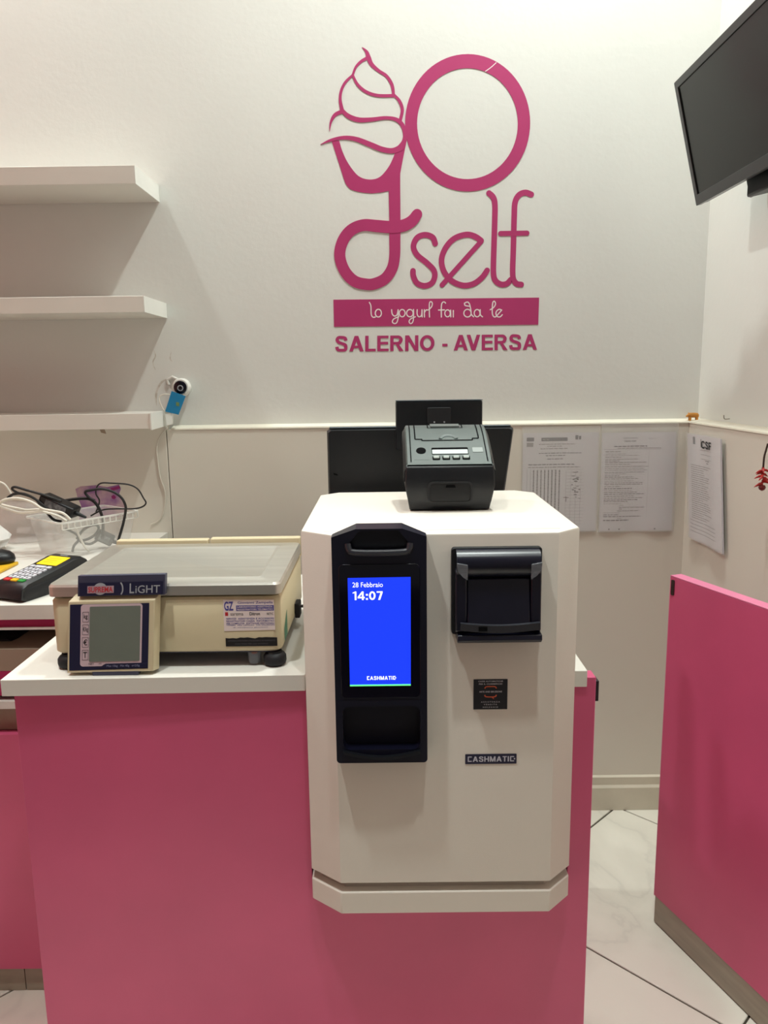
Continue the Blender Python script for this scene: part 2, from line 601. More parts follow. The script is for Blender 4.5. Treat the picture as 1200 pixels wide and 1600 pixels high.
lg = thing('wall_logo', 'large magenta vinyl logo with yogurt cup and lettering on the back wall', 'wall decal', (PY(680, 320, YU).x, YU, 1.6))
b = B()
st(b, c1, [(257, 72), (278, 93), (288, 120), (302, 152), (335, 182), (372, 207), (398, 250), (405, 298)], [2, 13, 19, 17, 13, 13, 14, 12], th=.0008)
st(b, c1, [(288, 120), (255, 137), (228, 165), (213, 205)], [14, 12, 10, 10], th=0.00088)
st(b, c1, [(213, 200), (235, 245), (275, 280), (330, 298), (405, 299)], [9, 12, 13, 13, 13], th=0.00096)
st(b, c1, [(213, 203), (180, 235), (160, 275), (155, 320), (165, 372)], [9, 11, 12, 13, 17], th=0.00104)
st(b, c1, [(160, 362), (190, 393), (240, 412), (300, 411), (370, 403), (420, 412), (448, 440), (458, 480), (452, 515), (430, 548)], [14, 19, 20, 17, 14, 16, 18, 17, 18, 24], th=0.00112)
st(b, c1, [(408, 296), (433, 325), (446, 365), (436, 416)], [10, 13, 14, 14], th=0.00120)
st(b, c1, [(105, 465), (112, 420), (132, 388), (168, 372)], [2, 10, 15, 16], th=0.00128)
st(b, c1, [(63, 528), (110, 508), (170, 496), (230, 503), (300, 530), (350, 550), (400, 557), (440, 540), (458, 505)], [2, 11, 15, 19, 22, 22, 22, 26, 18], th=0.00136)
inn = cr([(150, 509), (166, 562), (195, 620), (240, 675), (292, 692), (340, 680), (380, 635), (405, 585), (413, 556)], 5)
out = [(115, 512), (146, 608), (172, 690), (182, 718), (205, 740), (250, 752), (300, 757), (345, 753), (383, 745), (409, 745), (436, 740), (436, 665), (450, 590), (467, 508)]
# cup as a strip between inner and outer outline
def resample(P, n):
    d = [0]
    for a, c in zip(P, P[1:]): d.append(d[-1] + math.hypot(c[0] - a[0], c[1] - a[1]))
    o = []
    for i in range(n):
        s_ = d[-1] * i / (n - 1)
        k = max(j for j in range(len(d)) if d[j] <= s_ + 1e-9)
        if k >= len(P) - 1: o.append(P[-1]); continue
        t_ = (s_ - d[k]) / (d[k + 1] - d[k])
        o.append((P[k][0] + (P[k + 1][0] - P[k][0]) * t_, P[k][1] + (P[k + 1][1] - P[k][1]) * t_))
    return o
A_ = resample(out[:9], 22) + resample(out[9:], 16)
I_ = resample(inn, 38)
rings = []
for a, c in zip(A_, I_):
    a, c = c1(*a), c1(*c)
    rings.append([(a[0], YLg, a[1]), (a[0], YLg - .0008, a[1]), (c[0], YLg - .0008, c[1]), (c[0], YLg, c[1])])
b.loft(rings)
b.build('cup_and_swirl', LOGO, lg, world=True)
b = B()
st(b, c2, [(409, 0), (410, 80), (411, 160), (411, 250), (410, 330), (398, 388), (366, 435), (320, 459), (280, 463), (222, 448), (176, 400), (153, 330), (166, 262), (205, 210),
           (262, 186), (325, 190), (395, 195), (450, 188), (490, 167), (515, 135)], [51, 51, 50, 50, 49, 49, 49, 50, 50, 50, 50, 50, 50, 50, 50, 52, 52, 52, 50, 46], th=.0012, grow=.001)
b.build('letter_y_tail', LOGO, lg, world=True)
b = B()
ro = [c1(752 + 293 * math.cos(a), 426 - 322 * math.sin(a)) for a in [2 * math.pi * k / 72 for k in range(72)]]
ri = [c1(751 + 236 * math.cos(a), 430 - 260 * math.sin(a)) for a in [2 * math.pi * k / 72 for k in range(72)]]
b.ring_y(ro, ri, YLg - .0009, YLg)
oring = b.build('letter_o_ring', LOGO, lg, world=True)
stroke(B(), [c1(834, 186), c1(862, 166), c1(886, 144)], 3.5 * W3, YLg - .0008, th=.0004, caps=False).build('scratch', LOGOT, oring, world=True)
for nm, strokes in {
    's': [[(600, 272), (588, 243), (552, 231), (515, 245), (498, 285), (515, 325), (560, 362), (592, 395), (598, 425), (584, 457), (550, 470), (515, 457), (498, 425), (496, 400)]],
    'e': [[(632, 466), (815, 262)], [(815, 258), (785, 238), (745, 230), (690, 248), (650, 290), (630, 345), (640, 400), (675, 445), (730, 468), (780, 460), (820, 430), (843, 398)]],
    'l': [[(852, 36), (872, 56), (880, 95), (878, 200), (874, 330), (873, 410), (882, 445), (908, 463), (935, 460), (953, 442)]],
    'f': [[(1050, 42), (1022, 33), (992, 45), (974, 80), (970, 150), (966, 300), (963, 400), (967, 440), (982, 460), (1003, 464)], [(906, 225), (1030, 223)]],
}.items():
    b = B()
    for k, s_ in enumerate(strokes):
        st(b, c2, s_, 25 if len(s_) > 2 else 22, th=.0008 + .0001 * k)
    b.build('letter_' + nm, LOGO, lg, world=True)
ban = B().prism_y([c2(126, 662), c2(1083, 652), c2(1087, 525), c2(123, 535)], YLg, YLg - .0008).build('banner', LOGO, lg, world=True)


def oval(cx, cy, rx, ry):
    return [(cx + rx * math.cos(2 * math.pi * k / 14), cy + ry * math.sin(2 * math.pi * k / 14)) for k in range(15)]


tg = [
    [(257, 42), (265, 60), (267, 104), (276, 119), (288, 118)], oval(304, 98, 16, 20),
    [(373, 80), (376, 102), (388, 113), (401, 106), (407, 80)], [(407, 80), (407, 120), (400, 146), (388, 152), (377, 144), (384, 128), (410, 117)],
    oval(428, 98, 15, 19), oval(468, 98, 17, 19), [(487, 79), (487, 125), (481, 147), (470, 152), (464, 141), (472, 128), (496, 117)],
    [(506, 80), (506, 104), (515, 117), (528, 110), (531, 80)], [(531, 80), (532, 118)], [(543, 80), (544, 118)], [(544, 95), (552, 82), (561, 82)],
    [(566, 80), (580, 66), (585, 48), (578, 38), (570, 46), (569, 80), (570, 118)],
    [(617, 82), (648, 81)], [(632, 118), (632, 60), (638, 42), (648, 40), (654, 46)], oval(664, 99, 14, 18), [(680, 82), (681, 118)], [(694, 84), (694, 118)],
    oval(768, 98, 19, 20), [(752, 46), (768, 40), (779, 52), (786, 85), (788, 104), (800, 117)], [(752, 46), (756, 58), (778, 62)],
    oval(818, 98, 15, 19), [(834, 80), (835, 106), (846, 117)],
    [(886, 80), (904, 68), (914, 50), (908, 36), (900, 42), (897, 70), (898, 104), (908, 118), (918, 114)],
    [(916, 116), (946, 82)], [(946, 82), (932, 78), (919, 88), (916, 102), (924, 116), (938, 117), (949, 106)],
]
for i0, i1 in ((0, 2), (2, 12), (12, 17), (17, 22), (22, 25)):
    b = B()
    for k, s_ in enumerate(tg[i0:i1]):
        stroke(b, [c3(*p) for p in s_], 5.6 * PXM / 3.333, YLg - .0008, th=.0004 + .00006 * k, smooth=4, grow=.00005)
    b.build('tagline_word', LOGOT, ban, world=True)
for s_, xa, xb in (('SALERNO', 80, 596), ('-', 637, 664), ('AVERSA', 696, 1130)):
    ya0, yb0 = 299 - 10 * xa / 1060, 299 - 10 * xb / 1060
    q = [Vector((p[0], YLg - .0006, p[1])) for p in (c3(xa, ya0), c3(xb, yb0), c3(xb, yb0 - 81), c3(xa, ya0 - 81))]
    if s_ == '-':
        B().prism_y([c3(637, 271), c3(664, 271), c3(664, 257), c3(637, 257)], YLg, YLg - .0006).build('dash', LOGO, lg, world=True)
        continue
    word(B(), s_, lambda u, v, d: (q[0] * (1 - u) + q[1] * u) * (1 - v) + (q[3] * (1 - u) + q[2] * u) * v + Vector((0, -d, 0)), .185, .085).build('city_name', LOGO, lg, world=True)

# ================================================================== SHELVES
for k, (zt, zb, yf, xe, lab) in enumerate(((1.874, 1.830, 2.045, -.624, 'topmost white floating wall shelf, seen from below'),
                                           (1.557, 1.516, 2.045, -.622, 'middle white floating wall shelf'),
                                           (1.254, 1.212, 2.095, -.640, 'lowest white floating wall shelf with a loose end cap beside the small camera'))):
    t = thing('wall_shelf', lab, 'shelf', (-1.2, YU, zb), group='floating shelves on the left')
    B().box(-1.9, xe, yf, YU - .0005, zb, zt).build('board', WHITE, t, world=True, bevel=.001)
    if k == 2:
        B().prism_x([(yf - .004, zb - .003), (YW - .004, zb - .001), (YW - .004, zt + .002), (yf - .004, zt + .001)], xe + .0003, xe + .004).build('end_cap', WHITEP, t, world=True)
    else:
        B().box(xe, xe + .0015, yf, YU - .001, zb, zt).build('end_cap', WHITEP, t, world=True)
B().prism_y([(p.x, p.z) for p in (PY(155, 669, YW), PY(163, 669, YW), PY(166, 678, YW), PY(158, 676, YW))], YW - .0006, YW - .0001).build('wall_scuff', BROWN, wb)

for pts_ in ([(262, 592), (254, 596), (247, 606), (244, 618), (245, 634)], [(240, 546), (243, 556), (239, 566), (243, 578)], [(268, 548), (266, 560), (270, 566)]):
    stroke(B(), [lw(p_) for p_ in pts_], [.001] + [.006 if pts_[0][0] == 262 else .003] * (len(pts_) - 2) + [.001], YU - .0001, th=.0004, caps=False).build('wall_scuff', mat('plaster_crack', (196, 188, 176), .8, rgb2=(216, 212, 204), scale=80), wb)

# ================================================================== SMALL CAMERA, CARD, CABLE
p = PY(287, 605, YU)
t = thing('security_camera', 'tiny white camera with round black face stuck on the wall above the lowest shelf', 'camera', (p.x, YU, p.z))
B().lathe([(.010, 0), (.022, -.002), (.026, -.015), (.026, -.030), (.022, -.036), (.001, -.036)], axis='y', n=24).build('body', WHITEP, t, smooth=True)
fc = B().lathe([(.0185, -.036), (.0185, -.039), (.016, -.0405), (.001, -.0405)], axis='y', n=24).build('face', GLASSB, t, smooth=True)
B().lathe([(.0085, -.0405), (.0085, -.043), (.006, -.043), (.006, -.0405)], (.001, 0, -.002), axis='y', n=20).build('lens_ring', SILVER, fc)
B().lathe([(.006, -.0405), (.004, -.042), (.0005, -.0425)], (.001, 0, -.002), axis='y', n=16).build('lens', GLASSB, fc, smooth=True)
B().tube([(-.014, -.006, .022), (-.03, -.004, .03), (-.045, -.003, .022), (-.042, -.003, .008)], .004).build('bracket', WHITEP, t, smooth=True)
YC = YW - .002
q = [PY(*u, YC - .02) for u in ((258, 643), (279, 648), (290, 619), (268, 611))]
t = thing('blue_card', 'small bright blue card leaning under the tiny camera', 'card', (q[0].x, q[0].y, q[0].z))
B().loft([[(u.x, u.y, u.z) for u in q], [(u.x, u.y + .0025, u.z) for u in q]]).build('card', BLUECARD, t, world=True)
B().prism_y([(PY(*u, YC - .021).x, PY(*u, YC - .021).z) for u in ((275, 634), (280, 635), (280, 629), (275, 628))], YC - .0206, YC - .0202).build('printed_mark', mat('olive_print', (110, 140, 90), .6), t, world=True)
q = [PY(*u, YW - .004) for u in ((262, 665), (271, 663), (271, 644), (260, 646))]
o = B().loft([[(u.x, u.y - .016, u.z) for u in q], [(u.x, u.y, u.z) for u in q]]).build('power_adapter', WHITEP, bevel=.002)
tag(o, 'white plug adapter at the end of the lowest shelf', 'adapter')
pts = [PY(*u, YW - .010) for u in ((266, 617), (258, 616), (250, 619), (249, 626), (253, 636), (259, 646), (262, 658), (263, 668))] + \
      [PY(*u, YW - .003) for u in ((258, 672), (249, 684), (245, 700), (246, 716), (250, 745), (257, 765), (258, 782), (254, 803), (247, 814), (236, 819))]
o = B().tube(cr([tuple(u) for u in pts], 5), .0018, 6).build('camera_cable', CABLEW, smooth=True)
tag(o, 'thin white cable hanging down the wall from the tiny camera', 'cable')

# ================================================================== BACK COUNTER (left)
ZB = .9
bc = thing('back_counter', 'white topped pink counter along the wall under the shelves', 'counter', (-1.2, 1.85, 0))
XR = -.648
B().box(-1.9, XR, 1.487, YW - .0005, ZB - .031, ZB).build('worktop', WHITE, bc, world=True, bevel=.001)
B().box(-1.9, XR - .01, 1.497, 1.512, ZB - .049, ZB - .0312).build('fascia', PINKD, bc, world=True)
B().box(-1.9, XR - .01, 1.493, 1.512, ZB - .054, ZB - .0492).build('edge_strip', WHITE, bc, world=True)
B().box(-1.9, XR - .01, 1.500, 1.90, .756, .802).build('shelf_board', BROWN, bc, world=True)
B().box(-1.9, XR - .01, 1.500, 1.512, .702, .7555).build('lower_fascia', PINKD, bc, world=True)
B().box(-1.9, XR - .01, 1.493, 1.90, .676, .692).build('lower_shelf', WHITE, bc, world=True)
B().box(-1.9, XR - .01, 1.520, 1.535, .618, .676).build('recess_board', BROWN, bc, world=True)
B().box(-1.9, XR - .01, 1.497, 1.519, .064, .617).build('front_panel', PINK, bc, world=True)
for x0, x1 in ((-1.9, -.822), (-.820, XR - .02)):
    B().box(x0, x1, 1.508, 1.55, .0005, .0635).build('plinth', KICK, bc, world=True)
B().box(XR - .022, XR - .001, 1.62, YW - .001, .0005, ZB - .032).build('side_panel', WHITE, bc, world=True)
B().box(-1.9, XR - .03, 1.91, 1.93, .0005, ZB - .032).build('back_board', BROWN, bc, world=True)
# things on its open shelf
pb = [PY(*u, 1.60) for u in ((-20, 1017), (12, 1010), (30, 1016), (38, 1008), (40, 990), (34, 986), (16, 986), (2, 996), (-20, 1000))]
rings = []
for dy, sc in ((-.05, .80), (-.03, .96), (.03, 1.0), (.09, .9)):
    cx = sum(u.x for u in pb) / len(pb)
    cz = .803
    rings.append([(cx + (u.x - cx) * sc, 1.60 + dy, max(.8025, min(.845, cz + (u.z - cz) * sc))) for u in pb])
o = B().loft(rings).build('black_bag', mat('black_nylon', (16, 18, 28), .55, var=.3, scale=40, bump=.8, bscale=60), smooth=True)
tag(o, 'crumpled black bag on the open shelf of the left counter', 'bag')
p = PY(49, 991, 1.66)
o = B().box(p.x - .012, p.x + .02, 1.64, 1.72, .8025, .8325).build('pink_packet', mat('dark_pink_card', (150, 62, 88), .6, rgb2=(90, 40, 60), scale=40), bevel=.002)
tag(o, 'small dark pink packet beside the black bag on the open shelf', 'packet')

# ---- things lying on the back counter
# payment terminal
tdir = math.atan2(.070, .165)
pt = thing('payment_terminal', 'black card payment terminal with coloured keys and yellow screen label', 'card terminal', (-.780, 1.512, ZB + .0004), (0, 0, -tdir))
Wd = .041
prof = [(0, .006), (0.004, .028), (.02, .037), (.10, .050), (.15, .060), (.170, .0605), (.187, .050), (.190, .030), (.178, .006), (.17, 0), (.012, 0)]
b = B()
rings = []
for x, sc, iny in ((-Wd, .93, .003), (-Wd + .004, 1, 0), (Wd - .004, 1, 0), (Wd, .93, .003)):
    rings.append([(x, y * (1 if sc == 1 else .985) + iny * .4, z if z < .01 else z - iny) for y, z in prof])
b.loft(rings)
body = b.build('body', BLACK, pt, smooth=True, ang=50)
for sx in (-1, 1):
    b = B()
    b.loft([[(sx * (Wd + .0006), y + .006, z * .62 + .004) for y, z in prof], [(sx * (Wd + .0022), y * .93 + .012, z * .5 + .007) for y, z in prof]])
    b.build('side_grip', BLACKM, pt, smooth=True, ang=60)


def top_z(y):
    P = prof[1:7]
    for (a, za), (c, zc) in zip(P, P[1:]):
        if a <= y <= c: return za + (zc - za) * (y - a) / (c - a)
    return .05


def on_top(x0, x1, y0, y1, h, name, m, par=pt, r=.002):
    bb_ = B()
    P = rrect(x0, x1, y0, y1, r, 3)
    bb_.loft([[(x, y, top_z(y) - .001) for x, y in P], [(x, y, top_z(y) + h) for x, y in P]])
    return bb_.build(name, m, par)


on_top(-.029, .029, .108, .150, .0008, 'screen_label', YELLOW)
b = B()
for k in range(3):
    y_ = .138 - k * .009
    b.quad((-.020, y_, top_z(y_) + .001), (.014 - k * .004, y_, top_z(y_) + .001), (.014 - k * .004, y_ + .0013, top_z(y_ + .0013) + .001), (-.020, y_ + .0013, top_z(y_ + .0013) + .001))
b.build('label_print', mat('label_ink', (190, 150, 20), .6), pt)
for x0, x1 in ((-.030, -.020), (-.017, .012), (.015, .027)):
    on_top(x0, x1, .091, .100, .0022, 'function_key', KEY)
for r_ in range(4):
    for c_ in range(3):
        x0 = -.029 + c_ * .020
        y0 = .034 + r_ * .0138
        kk = on_top(x0, x0 + .0165, y0, y0 + .0105, .0025, 'key', KEY)
        B().quad(*[(x0 + dx, y0 + dy, top_z(y0 + dy) + .0027) for dx, dy in ((.006, .003), (.0105, .003), (.0105, .0075), (.006, .0075))]).build('digit_mark', INKD, kk)
for c_, m in enumerate((REDK, YELK, GREEN)):
    on_top(-.029 + c_ * .020, -.0125 + c_ * .020, .0205, .031, .0025, 'command_key', m)
on_top(-.012, .010, .159, .163, .0006, 'brand_mark', SILVER)

# mouse
p = PZ(2, 886, ZB)
t = thing('computer_mouse', 'rounded black computer mouse at the left picture edge', 'mouse', (p.x - .026, p.y + .012, ZB + .0085))
b = B()
rings = []
for zz, s_ in ((0, .93), (.008, 1), (.018, .96), (.026, .8), (.031, .5), (.0325, .1)):
    rings.append([(.055 * s_ * math.cos(a), .036 * s_ * math.sin(a), zz) for a in [2 * math.pi * k / 28 for k in range(28)]])
b.loft(rings)
b.build('shell', BLACK, t, smooth=True, ang=70)
B().lathe([(.012, .0315), (.012, .034), (.006, .0345), (.001, .0345)], (-.02, 0, 0), n=14).build('scroll_wheel', BLACKM, t, smooth=True)
p = PZ(6, 898, ZB)
o = B().box(p.x - .14, p.x - .012, p.y - .035, p.y + .10, ZB + .0005, ZB + .008).build('yellow_booklet', GOLD, bevel=.002)
tag(o, 'yellow booklet lying beneath the black mouse', 'booklet')
# crumpled white paper
p = PZ(-14, 862, ZB)
random.seed(3)
b = B()
rings = []
for i in range(7):
    zz = i / 6 * .075
    rr = .036 * math.sin(math.pi * (i + .6) / 7.2) + .006
    rings.append([(p.x + rr * random.uniform(.6, 1.25) * math.cos(a), p.y + .02 + rr * random.uniform(.6, 1.25) * math.sin(a), ZB + .001 + zz * random.uniform(.8, 1)) for a in [2 * math.pi * k / 10 for k in range(10)]])
b.loft(rings)
tag(b.build('crumpled_paper', mat('white_tissue', (236, 232, 228), .8), smooth=True, ang=20), 'crumpled white paper on the left counter behind the mouse', 'paper')
# plastic film bag left of the tub
random.seed(11)
b = B()
rings = []
for i in range(9):
    u = i / 8
    zz = .002 + .105 * u
    rr = .085 * (1 - .35 * u)
    rings.append([(-1.03 + rr * random.uniform(.75, 1.15) * 1.25 * math.cos(a), 2.135 + rr * random.uniform(.7, 1.1) * .62 * math.sin(a), ZB + zz + random.uniform(-.002, .004) * min(i, 1)) for a in [2 * math.pi * k / 16 for k in range(16)]])
b.loft(rings)
tag(b.build('plastic_bag', FILM, smooth=True, ang=25), 'crumpled clear plastic bag left of the cable tub', 'bag')
# sticker on wall
q = [(118, 764), (126, 760), (150, 758), (168, 761), (186, 757), (189, 764), (186, 772), (190, 782), (197, 792), (195, 806), (160, 812), (124, 812), (127, 790), (121, 776)]
t = thing('wall_sticker', 'faded purple flower sticker on the panel behind the cable tub', 'sticker', (PY(150, 800, YW).x, YW, PY(150, 800, YW).z))
B().prism_y([(PY(*u, YW).x, PY(*u, YW).z) for u in reversed(q)], YW - .0008, YW - .0002).build('sheet', PURPLE, t, world=True)
for u in ([(174, 775), (178, 773), (182, 777), (179, 780), (175, 779)], [(172, 763), (186, 759), (188, 763), (176, 767)]):
    B().prism_y([(PY(*s_, YW).x, PY(*s_, YW).z) for s_ in reversed(u)], YW - .0012, YW - .0008).build('flower_spot', MAGSPOT, t, world=True)

# cable tub
tb = thing('storage_tub', 'translucent plastic tub full of cables on the left counter', 'tub', (-.805, 2.0, ZB + .0005), (0, 0, math.radians(52)))
def rr3(w_, d_, z, r=.012): return [(x, y, z) for x, y in rrect(-w_ / 2, w_ / 2, -d_ / 2, d_ / 2, r, 4)]
TW, TD, TH = .225, .170, .097
b = B()
b.loft([rr3(TW * .82, TD * .8, 0), rr3(TW * .97, TD * .97, TH), rr3(TW * .955, TD * .955, TH), rr3(TW * .805, TD * .785, .0016)], cap=False)
n_ = 20
b.add(rr3(TW * .82, TD * .8, 0), [tuple(reversed(range(n_)))])
b.build('tub_body', FROST, tb, smooth=True)
b = B()
b.loft([rr3(TW * .965, TD * .965, TH), rr3(TW * 1.02, TD * 1.03, TH), rr3(TW * 1.02, TD * 1.03, TH - .004), rr3(TW * .985, TD * .985, TH - .004)], cap=False)
b.build('rim', FROSTR, tb)
for k in range(14):
    x = -TW * .48 + k * TW * .96 / 13
    B().box(x - .0008, x + .0008, -TD * .515, -TD * .485, TH - .017, TH - .0042).build('rib', FROSTR, tb)
B().box(-TW * .48, TW * .48, -TD * .512, -TD * .492, TH - .019, TH - .0172).build('rib_band', FROSTR, tb)


def cable(px, ys, r, m, label, name='cable', z0=None):
    P = []
    for (x, y), D in zip(px, ys if isinstance(ys, (list, tuple)) else [ys] * len(px)):
        P.append(tuple(PY(x, y, D)))
    o = B().tube(cr(P, 6), r, 8).build(name, m, smooth=True, ang=60)
    tag(o, label, 'cable', 'cables in the tub')
    return o


cable([(160, 842), (161, 815), (157, 800), (150, 787), (140, 780), (125, 779), (103, 782), (90, 786)], 1.99, .0042, CABLEB, 'thick black cable bending down into the tub')
cable([(185, 844), (192, 820), (196, 800), (196, 790), (190, 778), (178, 769), (160, 764), (142, 766), (133, 769), (140, 778), (148, 782)], 1.985, .0036, CABLEB, 'black cable arching over the right of the tub')
cable([(150, 800), (154, 790), (155, 781), (150, 772), (151, 762), (158, 755), (175, 755), (200, 757), (215, 764), (224, 778), (228, 786), (222, 792), (208, 795), (180, 795), (160, 797), (142, 806)], 2.02, .0021, CABLEB, 'thin black cable looping widest to the right above the tub')
cable([(12, 778), (22, 772), (38, 772), (55, 780), (65, 791), (75, 803), (84, 812), (96, 815)], 1.95, .0036, CABLEB, 'black cable dipping at the left of the tub')
cable([(96, 783), (70, 774), (42, 766), (24, 761), (19, 764), (28, 770), (48, 776), (66, 788), (78, 800)], 1.93, .0032, CABLEB, 'black cable with a sharp fold above the left of the tub')
cable([(110, 812), (98, 802), (80, 798), (66, 795), (50, 785), (30, 779), (12, 780), (2, 784), (0, 790), (14, 796), (32, 801), (52, 800), (66, 797)], 1.90, .0036, CABLEW, 'cream cable coiled over the left of the tub')
cable([(-14, 783), (8, 790), (26, 794), (42, 797), (60, 796), (70, 800), (90, 806), (104, 814)], 1.92, .0032, CABLEW, 'cream cable lying under the coil at the left of the tub')
cable([(-6, 752), (6, 756), (14, 766), (20, 776)], 1.97, .0028, CABLEW, 'white cable end rising at the left picture edge')
cable([(117, 822), (124, 838), (133, 855), (140, 862)], 1.955, .0030, CABLEW, 'straight cream cable inside the tub')
cable([(102, 826), (118, 834), (124, 842), (116, 852), (113, 862)], 1.97, .0034, CABLEB, 'black cable curled at the left inside the tub')
cable([(120, 842), (130, 828), (146, 820), (154, 824), (150, 834), (138, 842), (126, 846), (140, 850), (152, 844)], 1.985, .0036, CABLEB, 'black cable knotted in the middle of the tub')
for nm, c_, sz, rz_, ry_, lab in (('power_brick', PY(93, 790, 1.95), (.095, .045, .030), -.1, .42, 'black laptop power brick lying across the top of the tub'),
                                  ('power_plug', PY(164, 840, 2.01), (.046, .032, .028), .2, .5, 'black plug standing inside the tub')):
    t = thing(nm, lab, 'adapter', tuple(c_), (0, ry_, rz_))
    a, d, e = sz
    B().box(-a / 2, a / 2, -d / 2, d / 2, -e / 2, e / 2).build('housing', BLACK if nm == 'power_brick' else BLACKM, t, bevel=.005, seg=3)
    B().box(-a * .3, a * .3, -d / 2 - .0006, -d / 2 + .001, -e * .3, e * .3).build('rating_label', mat('grey_label', (70, 70, 74), .5, rgb2=(120, 120, 124), scale=90), t)
    B().lathe([(.006, 0), (.004, .022), (.003, .03)], (a / 2 - .002, 0, 0), axis='x', n=10).build('strain_relief', BLACKM, t, smooth=True)

# ================================================================== FRONT COUNTER
ZC = .86
XL, XR2 = -.6385, .327
MX0, MX1 = -.139, .305    # cut-out for the machine
fc_ = thing('service_counter', 'pink service counter with white top in the foreground holding the scale', 'counter', (-.15, 1.45, 0))
YB = 1.86
b = B().prism_z([(XL, 1.192), (MX0, 1.200), (MX0, 1.60), (MX1, 1.60), (MX1, 1.203), (XR2, 1.203), (XR2, YB), (XL - .006, YB)], ZC - .0285, ZC)
b.build('worktop', WHITE, fc_, world=True, bevel=.001)
PB = ZC - .029
b = B().prism_y([(XL + .012, .0005), (.343, .0005), (.343, ZC - .014), (XR2 + .0005, ZC - .014), (XR2 + .0005, PB), (MX1, PB), (MX1, .456), (MX0, .456), (MX0, PB), (XL + .012, PB)], 1.208, 1.240)
b.build('front_panel', PINK, fc_, world=True, bevel=.0008, seg=1)
B().box(XL + .012, XL + .030, 1.2405, YB - .01, .0005, PB).build('side_panel', PINK, fc_, world=True)
B().box(.309, .327, 1.2405, YB - .01, .0005, PB).build('side_panel', PINK, fc_, world=True)
B().box(XL + .031, .308, 1.2405, YB - .01, .425, .4555).build('inner_shelf', WHITE, fc_, world=True)
p = PY(934, 1073, 1.222)
lt = B().box(.3432, .3495, 1.212, 1.236, .802, .838).build('latch_plate', mat('black_latch', (30, 20, 30), .4), fc_, world=True, bevel=.0012)

# ================================================================== CASH MACHINE
FY = 1.150
cm = thing('cash_machine', 'white automatic cash machine with blue touch screen built into the counter', 'cash machine', (.083, 1.37, .457))
def plan(ins): return [(-.085 + ins * .4, FY + ins), (.262 - ins * .4, FY + ins), (.303 - ins, 1.19 + ins * .4), (.303 - ins, 1.56 - ins * .4), (.268 - ins * .4, 1.595 - ins), (-.102 + ins * .4, 1.595 - ins), (-.137 + ins, 1.56 - ins * .4), (-.137 + ins, 1.19 + ins * .4)]
ZT = 1.1045
b = B()
b.loft([[(x, y, z) for x, y in plan(i_)] for z, i_ in ((.5135, .0015), (.5150, 0), (1.1010, 0), (1.1036, .0012), (ZT, .0035))])
b.build('body', MACH, cm, world=True, smooth=True, ang=25)
B().box(-.10, .27, 1.1785, 1.1797, ZT - .0002, ZT + .0003).build('lid_seam', GROOVE, cm, world=True)
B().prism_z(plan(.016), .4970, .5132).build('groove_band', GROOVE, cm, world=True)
B().prism_z(plan(0), .4572, .4968).build('base_plinth', MACH, cm, world=True, bevel=.002)

# --- black front module
YM = FY - .024
md = B()
x0, x1, zb_, zt_ = -.0845, .0585, .7415, 1.1065
tray_o = rrect(-.0735, .0475, .764, .8365, .012, 5)
# front shell built as a frame around the coin tray, plus head
xs = [x0, x1]
outl = rrect(x0, x1, zb_, .850, .006, 5)
outl = [(x, z) for x, z in outl]
fo = rrect(x0, x1, zb_, .8464, .006, 5)
fo = [(x, z) if z < .8 else ((x1 if x > 0 else x0), .8464) for x, z in fo]
mdl = B().ring_y(rrect(x0, x1, zb_, .8464, .006, 5), tray_o, YM, FY - .0004).build('module_frame', NAVYB, cm, world=True, smooth=True)
B().add([(x, FY - .002, z) for x, z in tray_o], [tuple(range(len(tray_o)))]).build('tray_back', NAVYB, mdl, world=True)
lip = [(-.0735 + i * .121 / 16, .768 - .010 * math.sin(math.pi * i / 16)) for i in range(17)]
b = B()
b.loft([[(x, YM - .001, z - .003), (x, YM - .0075, z - .0035), (x, YM - .0085, z - .0075), (x, YM - .001, z - .010)] for x, z in lip])
b.build('tray_lip', BLACK, mdl, world=True, smooth=True)
b = B().box(x0, x1, YM + .0003, FY - .0004, .8400, 1.0725)
mb = b.build('module_body', NAVYB, cm, world=True)
# head: chamfered top leaning back over the machine's lid, with a finger recess
yb_, zr = 1.172, 1.1165
hx0, hx1 = -.048, .022
hd = B()
front = [(x0, 1.0725), (x1, 1.0725), (x1, 1.1055), (hx1, 1.1175), (hx0, 1.1175), (x0, 1.1055)]
inner = [(-.054, 1.0835), (.028, 1.0835), (.036, 1.091), (.016, 1.1155), (-.042, 1.1155), (-.062, 1.091)]
front8 = [(x0, 1.0725), (x1, 1.0725), (x1, 1.1055), (hx1, 1.1178), (hx0, 1.1178), (x0, 1.1055)]
L0 = [(x, YM, z) for x, z in front8]
L1 = [(x, YM, z) for x, z in inner]
L2 = [(x * .93 - .001, YM + .018, z + .001) for x, z in inner]
hd.loft([L0, L1, L2], cap=False)
hd.add(L2, [tuple(range(6))])
Lb = [(x0, FY - .0004, 1.0725), (x1, FY - .0004, 1.0725), (x1, FY - .0004, 1.1060), (hx1, FY + .016, 1.1190), (hx0, FY + .016, 1.1190), (x0, FY - .0004, 1.1060)]
hd.loft([Lb, L0], cap=False)
hd.build('module_head', NAVYB, cm, world=True)
b = B()
b.tube(cr([(-.060, YM + .002, 1.095), (-.058, YM - .001, 1.0865), (-.050, YM - .002, 1.0825), (-.013, YM - .0025, 1.0815), (.024, YM - .002, 1.0825), (.032, YM - .001, 1.0865), (.034, YM + .002, 1.095)], 5), .0052, 10)
b.build('finger_lip', mat('soft_black_plastic', (40, 40, 48), .35), cm, world=True, smooth=True)
gl = B().prism_y(rrect(-.0745, .0480, .851, 1.064, .007, 4), YM - .0012, YM + .002).build('screen_glass', GLASSB, cm, world=True, bevel=.0005, seg=1)
ys = YM - .0014
